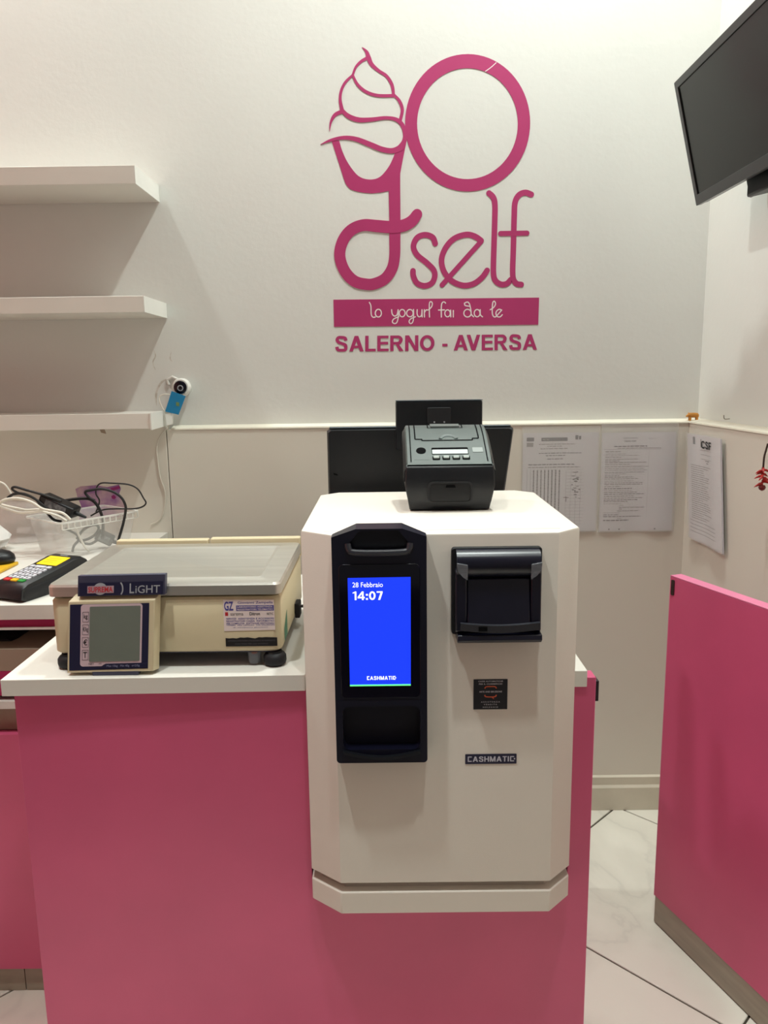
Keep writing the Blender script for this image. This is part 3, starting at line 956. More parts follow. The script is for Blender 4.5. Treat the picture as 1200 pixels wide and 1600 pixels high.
B().prism_y([(-.0610, .8725), (.0330, .8730), (.0340, 1.0435), (-.0610, 1.0430)], ys, ys + .0004).build('screen', SCREENB, gl, world=True, label='lit blue screen')
B().box(-.0610, .0330, ys - .0004, ys + .0002, .8705, .8728).build('screen_bar', SCREENG, gl, world=True)
text_y(B(), '28 Febbraio', -.0540, -.0080, 1.0285, 1.0362, ys - .0003, .004).build('date_lettering', SCREENW, gl, world=True)
word(B(), '14:07', flat(-.0540, -.0085, 1.0085, 1.0220, ys - .0003), .19, .12, .00003).build('time_lettering', SCREENW, gl, world=True)
b = B()


def cashmatic(b, xa, xb, za, zb2, y, bold, tw):
    """the maker's word mark: bracket-like first and last letters"""
    W_ = xb - xa
    cw = W_ * .085
    Hh = zb2 - za
    # opening letter: square C with clipped end
    b.prism_y([(xa, za), (xa + cw, za), (xa + cw, za + tw), (xa + tw, za + tw), (xa + tw, zb2), (xa, zb2)], y, y + .0001)
    b.prism_y([(xa + tw, zb2 - tw), (xa + cw, zb2 - tw), (xa + cw, zb2), (xa + tw, zb2)], y, y + .0001)
    word(b, 'ASHMATI', flat(xa + cw * 1.25, xb - cw * 1.45, za, zb2, y), .19, .13, .00003)
    # closing letter: C with a dot
    xc = xb - cw * 1.15
    b.prism_y([(xc, za), (xc + cw, za), (xc + cw, za + tw), (xc + tw, za + tw), (xc + tw, zb2), (xc, zb2)], y, y + .0001)
    b.prism_y([(xc + tw, zb2 - tw), (xc + cw, zb2 - tw), (xc + cw, zb2), (xc + tw, zb2)], y, y + .0001)
    b.prism_y(ell(xb - tw * .2, (za + zb2) / 2, tw * .75, tw * .75, 8), y, y + .0001)


cashmatic(b, -.0345, .0100, .8805, .8865, ys - .0003, .02, .0014)
b.build('maker_lettering', SCREENW, gl, world=True)

# --- banknote module
bx0, bx1, bz0, bz1 = .0970, .2350, .9440, 1.0840
bm_ = B().prism_y(rrect(bx0, bx1, bz0 + .003, bz1, .005, 4), FY - .010, FY - .0003).build('banknote_frame', BLACKM, cm, world=True, bevel=.001)
prof = [(FY - .010, 1.082), (FY - .022, 1.080), (FY - .030, 1.073), (FY - .033, 1.062), (FY - .030, 1.050), (FY - .022, 1.042), (FY - .010, 1.040)]
B().prism_x(prof, .1035, .2300).build('upper_roller_cover', NAVYB, bm_, world=True, smooth=True, ang=50)
prof = [(FY - .010, 1.038), (FY - .020, 1.038), (FY - .029, .975), (FY - .031, .968), (FY - .010, .966)]
B().prism_x(prof, .1195, .2155).build('banknote_flap', NAVYB, bm_, world=True, bevel=.002)
for xa, xb in ((.1020, .1190), (.2160, .2315)):
    B().prism_x([(FY - .010, 1.055), (FY - .026, 1.050), (FY - .030, .958), (FY - .010, .950)], xa, xb).build('side_cheek', NAVYB, bm_, world=True, bevel=.002)
for sx, cx in ((-1, .1030), (1, .2310)):
    P = [(cx, 1.066), (cx - sx * .0165, 1.063), (cx - sx * .0165, 1.039), (cx - sx * .008, 1.045), (cx - sx * .001, 1.054)]
    B().prism_y(P, FY - .0345, FY - .030).build('corner_guide', CLEARGREY, bm_, world=True, bevel=.001)
lip = [(.1085 + i * .120 / 14, .974 - .004 * math.sin(math.pi * i / 14)) for i in range(15)]
b = B()
b.loft([[(x, FY - .033, z), (x, FY - .038, z - .001), (x, FY - .036, z - .0135 + .001 * abs(k_ - 7) / 7), (x, FY - .031, z - .0145)] for k_, (x, z) in enumerate(lip)])
b.build('intake_lip', mat('smoky_grey_plastic', (52, 54, 62), .25), bm_, world=True, smooth=True, ang=40)
B().box(.1360, .1490, FY - .0385, FY - .0360, .9605, .9680).build('sensor_window', SEAM, bm_, world=True, bevel=.0008)
B().prism_x([(FY - .010, .955), (FY - .034, .953), (FY - .036, .945), (FY - .030, .9395), (FY - .001, .9395), (FY - .001, .944)], .1045, .2330).build('lower_tray', NAVYB, bm_, world=True, bevel=.0015)

# --- stickers
yst = FY - .0003
sk = B().prism_y([(.1330, .8185), (.1868, .8185), (.1868, .8690), (.1330, .8690)], yst - .0003, yst).build('black_sticker', mat('sticker_black', (20, 19, 30), .45), cm, world=True, label='small black square sticker with white and red print')
b = B()
cx = .1600
y_ = yst - .0005
for s_, hw, za, zb2 in (('CASSE AUTOMATICHE', .0195, .8645, .8668), ('PER IL COMMERCIO', .0185, .8600, .8624), ('ARTE AND BRUZIONE', .0180, .8468, .8496)):
    text_y(b, s_, cx - hw, cx + hw, za, zb2, y_, .01)
for s_, hw, za, zb2 in (('A S S I S T E N Z A', .0150, .8300, .8322), ('V E N D I T A', .0105, .8257, .8279), ('N O L E G G I O', .0120, .8212, .8234)):
    text_y(b, s_, cx - hw, cx + hw, za, zb2, y_, .012)
b.build('sticker_print', mat('sticker_white', (200, 196, 204), .5), sk, world=True)
b = B()
stroke(b, [(cx - .009, .8535), (cx - .0085, .8555), (cx - .006, .8568), (cx, .8570), (cx + .006, .8568), (cx + .0085, .8555), (cx + .009, .8535)], .0016, y_, th=.0001)
stroke(b, [(cx - .009, .8430), (cx - .0085, .8408), (cx - .006, .8398), (cx, .8395), (cx + .006, .8398), (cx + .0085, .8408), (cx + .009, .8430)], .0017, y_, th=.0001)
b.prism_y([(cx + .0005, .8395), (cx + .0055, .8355), (cx + .0048, .8395)], y_ - .0001, y_)
b.build('speech_bracket', ORANGE, sk, world=True)
bd = B().prism_y(rrect(.1205, .2030, .7252, .7422, .0008, 3), yst - .0005, yst).build('maker_badge', mat('badge_navy', (30, 28, 58), .4), cm, world=True, label='dark navy badge with the maker name')
b = B()
cashmatic(b, .1245, .2000, .7292, .7384, yst - .0007, .012, .0017)
b.build('badge_lettering', mat('badge_silver', (196, 194, 206), .5), bd, world=True)

# ================================================================== RECEIPT PRINTER on the machine
ZP = ZT + .0004
pr = thing('receipt_printer', 'black fiscal receipt printer with grey keypad top on the cash machine', 'printer', (.1115, 1.352, ZP))
PW = .0795
def prow(w_, y, z): return [(-w_, y, z), (w_, y, z)]
# lower front + sides : cross-sections from bottom up, front y and half-width
secs = [(0, .0705, .004, .118), (.003, .0715, .001, .122), (.020, .0745, -.007, .128), (.045, .0795, -.010, .134), (.070, .0785, -.008, .138), (.080, .0775, -.005, .139), (.083, .0765, 0, .140)]
b = B()
b.loft([[(-w_, y0, z), (w_, y0, z), (w_, y1, z), (-w_, y1, z)] for z, w_, y0, y1 in secs])
b.build('body', BLACK, pr, smooth=True, ang=25, bevel=.003)
# sloping keypad top with curved side walls
tp = [(-.004, .0835), (.010, .0905), (.040, .108), (.075, .127), (.105, .139), (.128, .1445), (.140, .140)]
b = B()
rings = []
for x in (-.0765, -.074, .074, .0765):
    dz = -.004 if abs(x) > .075 else 0
    rings.append([(x, y, z + dz) for y, z in tp] + [(x, .140, .0832), (x, -.002, .0832)])
b.loft(rings)
top = b.build('top_cover', PRTOP, pr, smooth=True, ang=50)


def pz(y):
    for (a, za), (c, zc) in zip(tp, tp[1:]):
        if a <= y <= c: return za + (zc - za) * (y - a) / (c - a)
    return tp[-1][1]


def ptop(P, h, name, m, par, dz=-.0006):
    bb_ = B()
    bb_.loft([[(x, y, pz(y) + dz) for x, y in P], [(x, y, pz(y) + h) for x, y in P]])
    return bb_.build(name, m, par)


for sx in (-1, 1):
    B().loft([[(sx * (.0768 + d_), y, z + e_) for (d_, e_) in ((0, -.006), (.004, -.012), (.005, -.03), (.0, -.03))] for y, z in tp]).build('side_cheek', BLACK, pr, smooth=True, ang=50)
# hairline joints
def line(ps, wd=.0019):
    b = B()
    for (xa, ya), (xb, yb2) in zip(ps, ps[1:]):
        dx, dy = xb - xa, yb2 - ya
        l = math.hypot(dx, dy)
        nx, ny = -dy / l * wd / 2, dx / l * wd / 2
        n_ = 20
        for k in range(n_):
            u, v_ = k / n_, (k + 1) / n_
            P = [(xa + dx * u + nx, ya + dy * u + ny), (xa + dx * v_ + nx, ya + dy * v_ + ny), (xa + dx * v_ - nx, ya + dy * v_ - ny), (xa + dx * u - nx, ya + dy * u - ny)]
            b.quad(*[(x, y, pz(max(-.004, min(.14, y))) + .0009) for x, y in P])
    b.build('lid_joint', SEAM, top)
line([(-.068, .132), (-.068, .003)]); line([(.068, .132), (.068, .003)])
line([(-.0585, .128), (-.0585, .066), (-.046, .066), (-.046, .062), (.047, .062), (.047, .067), (.0585, .067), (.0585, .128)], .0022)
line([(-.033, .128), (-.033, .108), (.032, .108), (.032, .128)], .0020)
ptop(rrect(-.028, .027, .112, .1295, .002, 3), .0025, 'paper_cutter_cover', mat('cutter_grey', (96, 104, 102), .4), top)
b = B()
b.loft([[(.003 + r_ * math.cos(a), .066 + r_ * .75 * math.sin(a), pz(.066 + r_ * .75 * math.sin(a)) + h) for a in [math.pi * k / 14 for k in range(15)]] for r_, h in ((.018, .0002), (.016, .0022), (.011, .0008))], cap=False, closed=False)
b.build('thumb_grip', PRTOP, top, smooth=True)
ptop(rrect(-.062, -.035, .010, .044, .001, 2), .0003, 'reader_plate', PRTOP, top)
ptop(ell(-.049, .033, .0088, .0080, 18), .0014, 'reader_hole', SEAM, top)
ptop(rrect(-.030, .036, .023, .041, .002, 3), .0006, 'display_window', SEAM, top)
ptop(rrect(-.029, .035, .024, .035, .001, 2), .0010, 'display_strip', PRINTL, top)
ptop(rrect(.044, .0625, .028, .040, .001, 2), .0009, 'grey_label', mat('pale_label', (140, 148, 146), .5), top)
for k in range(4):
    x = -.0295 + k * .0178
    kk = ptop(rrect(x, x + .0135, .0085, .0180, .002, 3), .0008, 'key_well', SEAM, top)
    ptop(rrect(x + .0018, x + .0118, .0112, .0172, .0015, 3), .0026, 'key', mat('key_grey', (140, 148, 144), .4), kk)
# paper door on the front
b = B()
b.ring_y(rrect(-.0395, .0395, .018, .054, .008, 4), rrect(-.036, .036, .018, .0505, .007, 4), -.0122, -.006)
b.build('door_rim', BLACKM, pr)
B().prism_y(rrect(-.0355, .0355, .018, .050, .007, 4), -.0104, -.006).build('paper_door', mat('door_black', (6, 7, 11), .35), pr)
B().prism_y([(-.008, .043), (.010, .043), (.008, .0475), (-.006, .0475)], -.0118, -.009).build('door_catch', SEAM, pr)

# ================================================================== POS MONITOR + CUSTOMER DISPLAY
pm = thing('pos_monitor', 'large black monitor seen from behind, standing behind the cash machine', 'monitor', (.075, 1.77, ZC + .0004))
def mon(i_): return [(-.131 + i_, .990 + i_), (.251 - i_, .990 + i_), (.281 - i_, 1.222 - i_), (.280 - i_, 1.2275 - i_), (.274 - i_, 1.231 - i_), (-.125 + i_, 1.231 - i_), (-.131 + i_, 1.226 - i_)]
B().loft([[(x, y, z) for x, z in P] for y, P in ((1.695, mon(.004)), (1.703, mon(0)), (1.722, mon(0)))]).build('back_shell', BLACK, pm, world=True, smooth=True, ang=30)
B().prism_y([(-.126, .996), (.247, .996), (.276, 1.226), (-.126, 1.226)], 1.7221, 1.7245).build('screen', TVS, pm, world=True)
B().box(-.126, .275, 1.700, 1.7235, 1.2312, 1.2340).build('top_bezel', mat('grey_blue_edge', (92, 104, 112), .35), pm, world=True, bevel=.001)
B().prism_y(rrect(-.05, .20, 1.0, 1.085, .02, 4), 1.681, 1.6948).build('rear_housing', BLACKM, pm, world=True, bevel=.004)
B().box(.04, .11, 1.70, 1.7230, .8725, .9895).build('stand_neck', BLACKM, pm, world=True, bevel=.004)
B().prism_z(rrect(-.04, .19, 1.685, 1.84, .02, 4), ZC + .0006, ZC + .012).build('stand_base', BLACKM, pm, world=True, bevel=.002)
B().prism_y([(PY(*u, 1.694).x, PY(*u, 1.694).z) for u in ((521, 739), (527, 741), (528, 743), (522, 742))], 1.6938, 1.6985).build('badge', SEAM, pm, world=True)
cd = thing('customer_display', 'small black customer display rising above the receipt printer', 'display', (.112, 1.64, ZC + .0004))
B().loft([[(x, y, z) for x, z in P] for y, P in ((1.634, rrect(.0225, .2025, 1.190, 1.289, .003, 3)), (1.640, rrect(.0205, .2045, 1.1885, 1.2905, .003, 3)), (1.660, rrect(.0205, .2045, 1.1885, 1.2905, .003, 3)))]).build('housing', BLACK, cd, world=True, smooth=True, ang=30)
B().box(.0205, .2045, 1.636, 1.661, 1.2908, 1.2925).build('top_edge', mat('grey_blue_edge', (92, 104, 112), .35), cd, world=True)
hb = B().prism_y(rrect(.087, .137, 1.243, 1.277, .004, 3), 1.6305, 1.6338).build('hinge_plate', BLACKM, cd, world=True, bevel=.0008)
for x in (.102, .123):
    B().lathe([(.0018, -.0012), (.0018, 0)], (x, 1.6303, 1.2465), axis='y', n=10).build('screw', SILVER, hb, world=True)
B().tube([(.112, 1.664, 1.25), (.112, 1.664, 1.10), (.112, 1.664, ZC + .008)], .0045, 10).build('pole', BLACKM, cd, world=True, smooth=True)

B().prism_z(rrect(.070, .155, 1.615, 1.674, .01, 3), ZC + .0004, ZC + .008).build('base_plate', BLACKM, cd, world=True)

# ================================================================== SCALE
sx0, sx1, sy0, sy1 = -.566, -.181, 1.238, 1.565
sc = thing('weighing_scale', 'cream electronic shop scale with steel platter and front display', 'scale', ((sx0 + sx1) / 2, 1.42, ZC))
b = B()
b.loft([[(x, y, z) for x, y in rrect(sx0 + i_, sx1 - i_, sy0 + i_, sy1 - i_, .014, 4)] for z, i_ in ((.8875, .003), (.891, 0), (.979, 0), (.983, .003))])
b.build('body', CREAM, sc, world=True, smooth=True, ang=40)
B().prism_z(rrect(sx0 + .008, sx1 - .008, sy0 + .006, sy1 - .01, .012, 4), .8845, .8872).build('underside_plate', SLATE, sc, world=True)
B().prism_z(rrect(sx0 + .03, sx1 - .03, sy0 + .03, sy1 - .03, .012, 4), .9832, .986).build('load_plate', BLACKM, sc, world=True)
zp = 1.008
b = B()
def pl(i_, z): return [(x, y, z) for x, y in rrect(sx0 - .002 + i_, sx1 + .002 - i_, sy0 - .004 + i_, sy1 - .012 - i_, .012 if i_ < .02 else .008, 4)]
b.loft([pl(.0, .988), pl(.0, 1.004), pl(.0025, 1.008), pl(.034, zp), pl(.0365, zp + .0013), pl(.039, zp + .0013), pl(.043, zp - .0012)])
b.build('platter', STEEL, sc, world=True, smooth=True, ang=30)
for x0_, x1_, zt2 in ((sx0 + .10 - .10, -.372, .998), (-.371, sx1, 1.000)):
    B().box(x0_ + .004, x1_ - .0, sy1 - .010, sy1 + .010, .975, zt2 + .017).build('rear_housing', CREAM, sc, world=True, bevel=.002)
for x, y in ((sx1 - .014, 1.250), (sx0 + .020, 1.250), (sx1 - .03, 1.530), (sx0 + .03, 1.530)):
    B().lathe([(.0125, .8844), (.0125, .882), (.0165, .8805), (.0195, .876), (.0198, .869), (.0185, .8635), (.014, ZC + .0003)], (x, y, 0), n=20).build('foot', RUBBER, sc, world=True, smooth=True, ang=60)
lv = B().lathe([(.0115, .8844), (.0110, .868), (.0095, .8635), (.001, .8632)], (-.230, 1.252, 0), n=18).build('level_cup', CLEARGREY, sc, world=True, smooth=True)
B().lathe([(.006, .8843), (.005, .8795), (.001, .879)], (-.230, 1.252, 0), n=12).build('level_bubble', ORANGE, lv, world=True, smooth=True)
# service sticker
yk = sy0 - .0004
SX, SZ = .0088, .0140
stk = B().prism_y([(x + SX, z + SZ) for x, z in ((-.2855, .910), (-.1995, .9112), (-.200, .9638), (-.2850, .9645))], yk - .0002, yk + .0002).build('service_sticker', STICK, sc, world=True, label='white service sticker with blue print')
y_ = yk - .0004
b = B()
text_y(b, 'GZ', -.2835 + SX, -.2660 + SX - .002, .9455 + SZ, .9615 + SZ, y_, .03)
b.box(-.2635 + SX, -.1985 + SX - .002, y_, y_ + .0001, .9450 + SZ, .9545 + SZ)
text_y(b, 'Giovanni Zampella', -.2605 + SX, -.2000 + SX - .002, .9560 + SZ, .9615 + SZ, y_, .004)
for k, s_ in enumerate(('SERVIZI  ASSISTENZA E ACCESSORI', 'REGISTRATORI CASSA  INFORMATICI', 'PER COMPUTER  SOFTWARE GESTIONALI')):
    text_y(b, s_, -.2810 + SX, -.2010 + SX, .9300 + SZ - k * .0042, .9330 + SZ - k * .0042, y_, .012)
text_y(b, 'TIMBRI  PER UFFICIO  VIA SALERNO', -.2815 + SX, -.1985 + SX - .002, .9190 + SZ, .9212 + SZ, y_, 0)
text_y(b, 'di zampetta giovanni', -.270 + SX, -.210 + SX - .002, .9150 + SZ, .9170 + SZ, y_, 0)
b.build('sticker_print', BLUEP, stk, world=True)
b = B()
text_y(b, 'LABORATORIO ASSISTENZA', -.2615 + SX, -.2005 + SX - .002, .9505 + SZ, .9535 + SZ, y_ - .0002, .012)
text_y(b, 'REGISTRATORI TELEMATICI', -.2615 + SX, -.2005 + SX - .002, .9460 + SZ, .9490 + SZ, y_ - .0002, .012)
b.build('sticker_print_white', STICK, stk, world=True)
b = B()
b.box(-.2825 + SX, -.2755 + SX - .002, y_, y_ + .0001, .9365 + SZ, .9430 + SZ)
b.build('sticker_mark_red', REDP, stk, world=True)
b = B()
text_y(b, 'Ditron', -.2415 + SX, -.2220 + SX - .002, .9370 + SZ, .9425 + SZ, y_, .02)
text_y(b, 'RETIC', -.2125 + SX, -.1995 + SX - .002, .9375 + SZ, .9415 + SZ, y_, .01)
text_y(b, 'sarema', -.2735 + SX, -.2500 + SX - .002, .9370 + SZ, .9410 + SZ, y_, 0)
b.build('sticker_print_dark', INKD, stk, world=True)
random.seed(5)
P = [(-.2815, .8905), (-.1945, .8905)] + [(-.1945 - .0870 * i / 14, .9050 + random.uniform(-.0012, .0012)) for i in range(15)]
blk = B().prism_y([(x + .0065, z + .0065) for x, z in P], yk - .0003, yk + .0002).build('worn_black_sticker', mat('worn_black', (18, 16, 20), .5, var=.3, scale=60), sc, world=True)
b = B()
text_y(b, 'APPARECCHIO NON UTILIZZABILE IN RAPPORTO', -.278 + .0065, -.198 + .0065, .8990 + .0065, .9015 + .0065, yk - .0005, 0)
text_y(b, 'CON TERZI PER USO INTERNO', -.266 + .0065, -.210 + .0065, .8935 + .0065, .8960 + .0065, yk - .0005, 0)
b.build('worn_print', INK, blk, world=True)
B().add([(sx1 + .0004, 1.275, .892), (sx1 + .0004, 1.315, .892), (sx1 + .0004, 1.315, .938), (sx1 + .0004, 1.275, .915)], [(0, 1, 2, 3)]).build('green_tape', GREENT, sc, world=True)
b = B().tube(cr([(sx1 + .001, 1.44, .905), (sx1 + .018, 1.44, .905), (sx1 + .028, 1.47, .900), (sx1 + .030, 1.52, .88), (sx1 + .028, 1.60, .866), (sx1 + .02, 1.75, .866)], 6), .003, 8)
b.build('power_cord', CABLEB, sc, world=True, smooth=True)
B().box(sx1 + .0003, sx1 + .010, 1.425, 1.455, .885, .915).build('power_socket', RUBBER, sc, world=True, bevel=.002)

# display unit: local u to the right, d into the scale, w up the leaning face
DO = Vector((-.5334, 1.206, .8655))
DU = Vector((1, 0, .010)).normalized()
DW = Vector((.055, .105, 1)).normalized()
DD = Vector((0, 1, -.105)).normalized()
def dsp(u, d, w_): return tuple(DO + DU * u + DD * d + DW * w_)
def dadd(bb_, t_):
    bb_.add([dsp(*q_) for q_ in t_.v], t_.f)
    return bb_
def dprism(poly, y0_, y1_): return dadd(B(), B().prism_y(poly, y0_, y1_))
def dtext(s_, x0_, x1_, z0_, z1_, y_, bold=0, bb_=None):
    return put_text(bb_ or B(), s_, dsp(x0_, y_, z0_), dsp(x1_, y_, z0_), dsp(x1_, y_, z1_), dsp(x0_, y_, z1_), bold)
DWd, DH = .1425, .119
hs = dadd(B(), B().loft([[(0, 0, 0), (DWd, 0, 0), (DWd, 0, DH), (0, 0, DH)], [(0, .016, 0), (DWd + .006, .016, 0), (DWd + .006, .016, DH + .0115), (.007, .016, DH + .0115)]])).build('display_housing', CREAM, sc, world=True, bevel=.0012)
np_ = dprism([(.0035, .0040), (DWd - .0085, .0050), (DWd - .0085, DH - .0045), (.0035, DH - .0045)], -.0005, .0005).build('navy_panel', NAVY, hs, world=True)
dprism(rrect(.0215, DWd - .0195, .0105, DH - .0048, .005, 4), -.0008, -.0003).build('pale_panel', MAUVE, np_, world=True)
dprism([(.052, .0062), (DWd - .010, .0066), (DWd - .010, .0150), (.0640, .0146), (.0600, .0125)], -.0011, -.0006).build('navy_corner', NAVY, np_, world=True)
dprism(rrect(.0365, DWd - .0225, .0185, DH - .0085, .0015, 3), -.0016, -.0004).build('lcd_window', LCD, np_, world=True)
for k, s_ in enumerate(('kg', '€/kg', '€', 'T')):
    zc = .0935 - k * .0212
    fr_ = dadd(B(), B().ring_y(rrect(.0245, .0350, zc - .0085, zc + .0085, .001, 2), rrect(.0250, .0345, zc - .0080, zc + .0080, .001, 2), -.0012, -.0007)).build('icon_frame', INK, np_, world=True)
    dtext(s_, .0265 if len(s_) < 3 else .0255, .0330 if len(s_) < 3 else .0340, zc - .005, zc + .005, -.0011, .01).build('icon_print', INKD, fr_, world=True)
dtext('NET', .0360, .0450, .0128, .0162, -.0011).build('panel_print', INKD, np_, world=True)
dtext('PT', .0530, .0575, .0130, .0160, -.0013).build('panel_print', INKD, np_, world=True)
dtext('Max 15kg   Min 40g   e=2/5g', .0660, DWd - .022, .0080, .0125, -.0014).build('capacity_print', mat('faded_white_print', (150, 150, 180), .5), np_, world=True)
# header plate
hx, hz = .0150, .1275
hp = dadd(B(), B().box(hx, hx + .1440, .001, .0135, hz, hz + .0345)).build('header_plate', SLATE, sc, world=True, bevel=.0008)
hq = dprism([(hx + .003, hz + .001), (hx + .1405, hz + .001), (hx + .1405, hz + .0225), (hx + .003, hz + .0225)], .0004, .0009).build('header_panel', NAVY, hp, world=True)
dtext('L', hx + .0860, hx + .0935, hz + .0035, hz + .0200, .0001, .012).build('header_letter', SILVER, hq, world=True)
dtext('iGHT', hx + .0955, hx + .1360, hz + .0035, hz + .0165, .0001, .008).build('header_lettering', SILVER, hq, world=True)
dadd(B(), stroke(B(), [(hx + .0710, hz + .0220), (hx + .0740, hz + .0160), (hx + .0745, hz + .0080), (hx + .0720, hz + .0020)], .0022, .0004, th=.0003, caps=False)).build('header_bracket', SILVER, hq, world=True)
dprism(ell(hx + .0375, hz + .0120, .0110, .0100, 20), .0001, .0004).build('emblem_disc', SILVER, hq, world=True)
em = dprism([(hx + .0165, hz + .0050), (hx + .0600, hz + .0050), (hx + .0600, hz + .0170), (hx + .0165, hz + .0170)], -.0002, .0001).build('emblem_band', mat('grey_pink_print', (170, 140, 150), .5), hq, world=True)
dtext('SUPREMA', hx + .0180, hx + .0585, hz + .0065, hz + .0155, -.0004, .02).build('emblem_lettering', REDP, hq, world=True)
B().box(-.492, -.415, 1.206, 1.236, ZC + .0003, .8675).build('display_base', SLATE, sc, world=True, bevel=.001)
B().box(-.47, -.44, 1.2265, 1.2372, .8675, .95).build('display_post', SLATE, sc, world=True)

# ================================================================== NOTICES ON THE WALL
def sheet(name, lab, w_, h_, origin, ux, nrm, draw, sleeve=(.006, .006, .012, .020), bow=0.0, uz=(0, 0, 1), pages=1):
    """paper sheet in a clear sleeve. origin: lower left corner, ux: direction to the right, nrm: out of the wall"""
    t_ = thing(name, lab, 'notice', tuple(origin))
    ux, nrm, uz = Vector(ux), Vector(nrm), Vector(uz)
    def P(x, z, d):
        s_ = x / w_
        return tuple(Vector(origin) + ux * x + uz * z + nrm * (d + bow * s_ * s_ + .002 * math.sin(3 * math.pi * s_)))
    n_ = 14
    def slab(x0_, x1_, z0_, z1_, d0, d1):
        bb_ = B()
        bb_.loft([[P(x0_ + (x1_ - x0_) * k / n_, z0_, d0), P(x0_ + (x1_ - x0_) * k / n_, z1_, d0), P(x0_ + (x1_ - x0_) * k / n_, z1_, d1), P(x0_ + (x1_ - x0_) * k / n_, z0_, d1)] for k in range(n_ + 1)])
        return bb_
    pp = slab(0, w_, 0, h_, .0030, .0034).build('paper', PAPER, t_, world=True, smooth=True)
    for q_ in range(1, pages):
        slab(0, w_ - .002 * q_ + .004, -.002 * q_, h_ - .001 * q_, .0030 - .0016 * q_, .0034 - .0016 * q_).build('paper', PAPER, t_, world=True, smooth=True)
    l_, r_, bt, tp_ = sleeve
    slab(-l_, w_ + r_, -bt, h_ + tp_, .0046, .0048).build('sleeve', SLEEVE, t_, world=True, smooth=True)
    inks = {}
    def bar(x0_, x1_, z0_, z1_, m):
        bb_ = inks.setdefault(m.name, (B(), m))[0]
        k_ = max(1, int((x1_ - x0_) / .02))
        for i in range(k_):
            a, c = x0_ + (x1_ - x0_) * i / k_, x0_ + (x1_ - x0_) * (i + 1) / k_
            bb_.quad(P(a, z0_, .0037), P(c, z0_, .0037), P(c, z1_, .0037), P(a, z1_, .0037))
    def txt(s_, x0_, x1_, z0_, z1_, m, bold=0):
        bb_ = inks.setdefault(m.name, (B(), m))[0]
        v, f = text_verts(s_, bold)
        bb_.add([P(x0_ + (x1_ - x0_) * a, z0_ + (z1_ - z0_) * c, .0037) for a, c in v], f)
    txt.word = lambda s_, x0_, x1_, z0_, z1_, m: word(inks.setdefault(m.name, (B(), m))[0], s_, lambda u, v, d: P(x0_ + (x1_ - x0_) * u, z0_ + (z1_ - z0_) * v, .0056 + d), .2, .14)
    draw(bar, txt, w_, h_)
    for k, (bb_, m) in inks.items():
        bb_.build('print', m, pp, world=True)
    return t_


def words(bar, x0, x1, z, h_, m, rng=random):
    x = x0
    while x < x1:
        l_ = rng.uniform(.004, .014)
        bar(x, min(x + l_, x1), z, z + h_, m)
        x += l_ + .0022


def draw1(bar, txt, w_, h_):
    random.seed(21)
    bar(.010, .031, h_ - .024, h_ - .013, INK); bar(.010, .029, h_ - .040, h_ - .028, INKL)
    bar(.052, .128, h_ - .024, h_ - .014, INK)
    for k in range(6): bar(.056 + k * .0115, .064 + k * .0115, h_ - .021, h_ - .017, INKL)
    bar(.150, .158, h_ - .020, h_ - .008, INK); bar(.160, .166, h_ - .020, h_ - .010, INK)
    for z, a, c in ((.034, .045, .150), (.040, .070, .112), (.047, .050, .130), (.060, .046, .168), (.067, .066, .124), (.077, .070, .116)):
        words(bar, a, c, h_ - z, .0022, INKL if z < .05 else INK)
    words(bar, .016, .150, h_ - .093, .0026, INK)
    words(bar, .016, .166, h_ - .101, .0026, INKL)
    for k in range(9):
        bar(.012 + k * .0102, .0128 + k * .0102, .03, h_ - .104, INKL)
    for k in range(8):
        x = .030 + k * .0108
        z = h_ - .108
        while z > .06:
            l_ = random.uniform(.003, .009)
            bar(x, x + .0034, z - l_, z, INK)
            z -= l_ + .0012
    for k in range(4): bar(.126 + k * .0140, .1266 + k * .0140, .02, h_ - .110, INKL)
    for k in range(18): bar(.126, .178, .02 + k * .0095, .0205 + k * .0095, INKL)
    for k in range(26):
        x, z = random.uniform(.142, .164), random.uniform(.095, h_ - .112)
        bar(x, x + random.uniform(.004, .010), z, z + random.uniform(.001, .003), INK)
    bar(.120, .136, .098, .100, INK); bar(.127, .129, .086, .102, INK)


def draw2(bar, txt, w_, h_):
    random.seed(33)
    txt('COMUNE DI SALERNO', .058, .102, h_ - .018, h_ - .0145, INK); txt('Allegato A', .133, .156, h_ - .020, h_ - .0165, INKL)
    txt('Tabella orari', .062, .098, h_ - .027, h_ - .022, INKD, .012)
    words(bar, .034, .130, h_ - .041, .0026, INK)
    words(bar, .044, .170, h_ - .046, .0016, INKL)
    bar(.005, .170, h_ - .0488, h_ - .0482, INKL)
    z = h_ - .056
    while z > .035:
        a = .010 if z > .09 else random.choice((.010, .05, .055))
        words(bar, a, random.uniform(.05, .14), z, random.choice((.0013, .0018, .0022)), random.choice((INK, INKL, INKL)))
        z -= random.choice((.0048, .0055, .0062))
    words(bar, .010, .085, .030, .003, INK)
    bar(.136, .1364, .04, h_ - .05, INKL)
    for x in (.026, .056, .160): bar(x, x + .004, .003, .007, INK)


def draw3(bar, txt, w_, h_):
    random.seed(44)
    bar(.045, .060, h_ - .026, h_ - .006, INK)
    txt.word('CSF', .098, .174, h_ - .034, h_ - .014, INKD)
    bar(.090, .097, h_ - .032, h_ - .010, INKL)
    for k in range(3): words(bar, .09, .165, h_ - .040 - k * .012, .0016, INKL)
    words(bar, .12, .150, h_ - .068, .0025, INK); words(bar, .128, .142, h_ - .074, .0025, INK)
    for k in range(26): words(bar, .03, random.uniform(.10, .165), h_ - .085 - k * .0058, .0022, INKL)
    for k in range(4): words(bar, .015, .185, .05 - k * .010, .0014, INK)


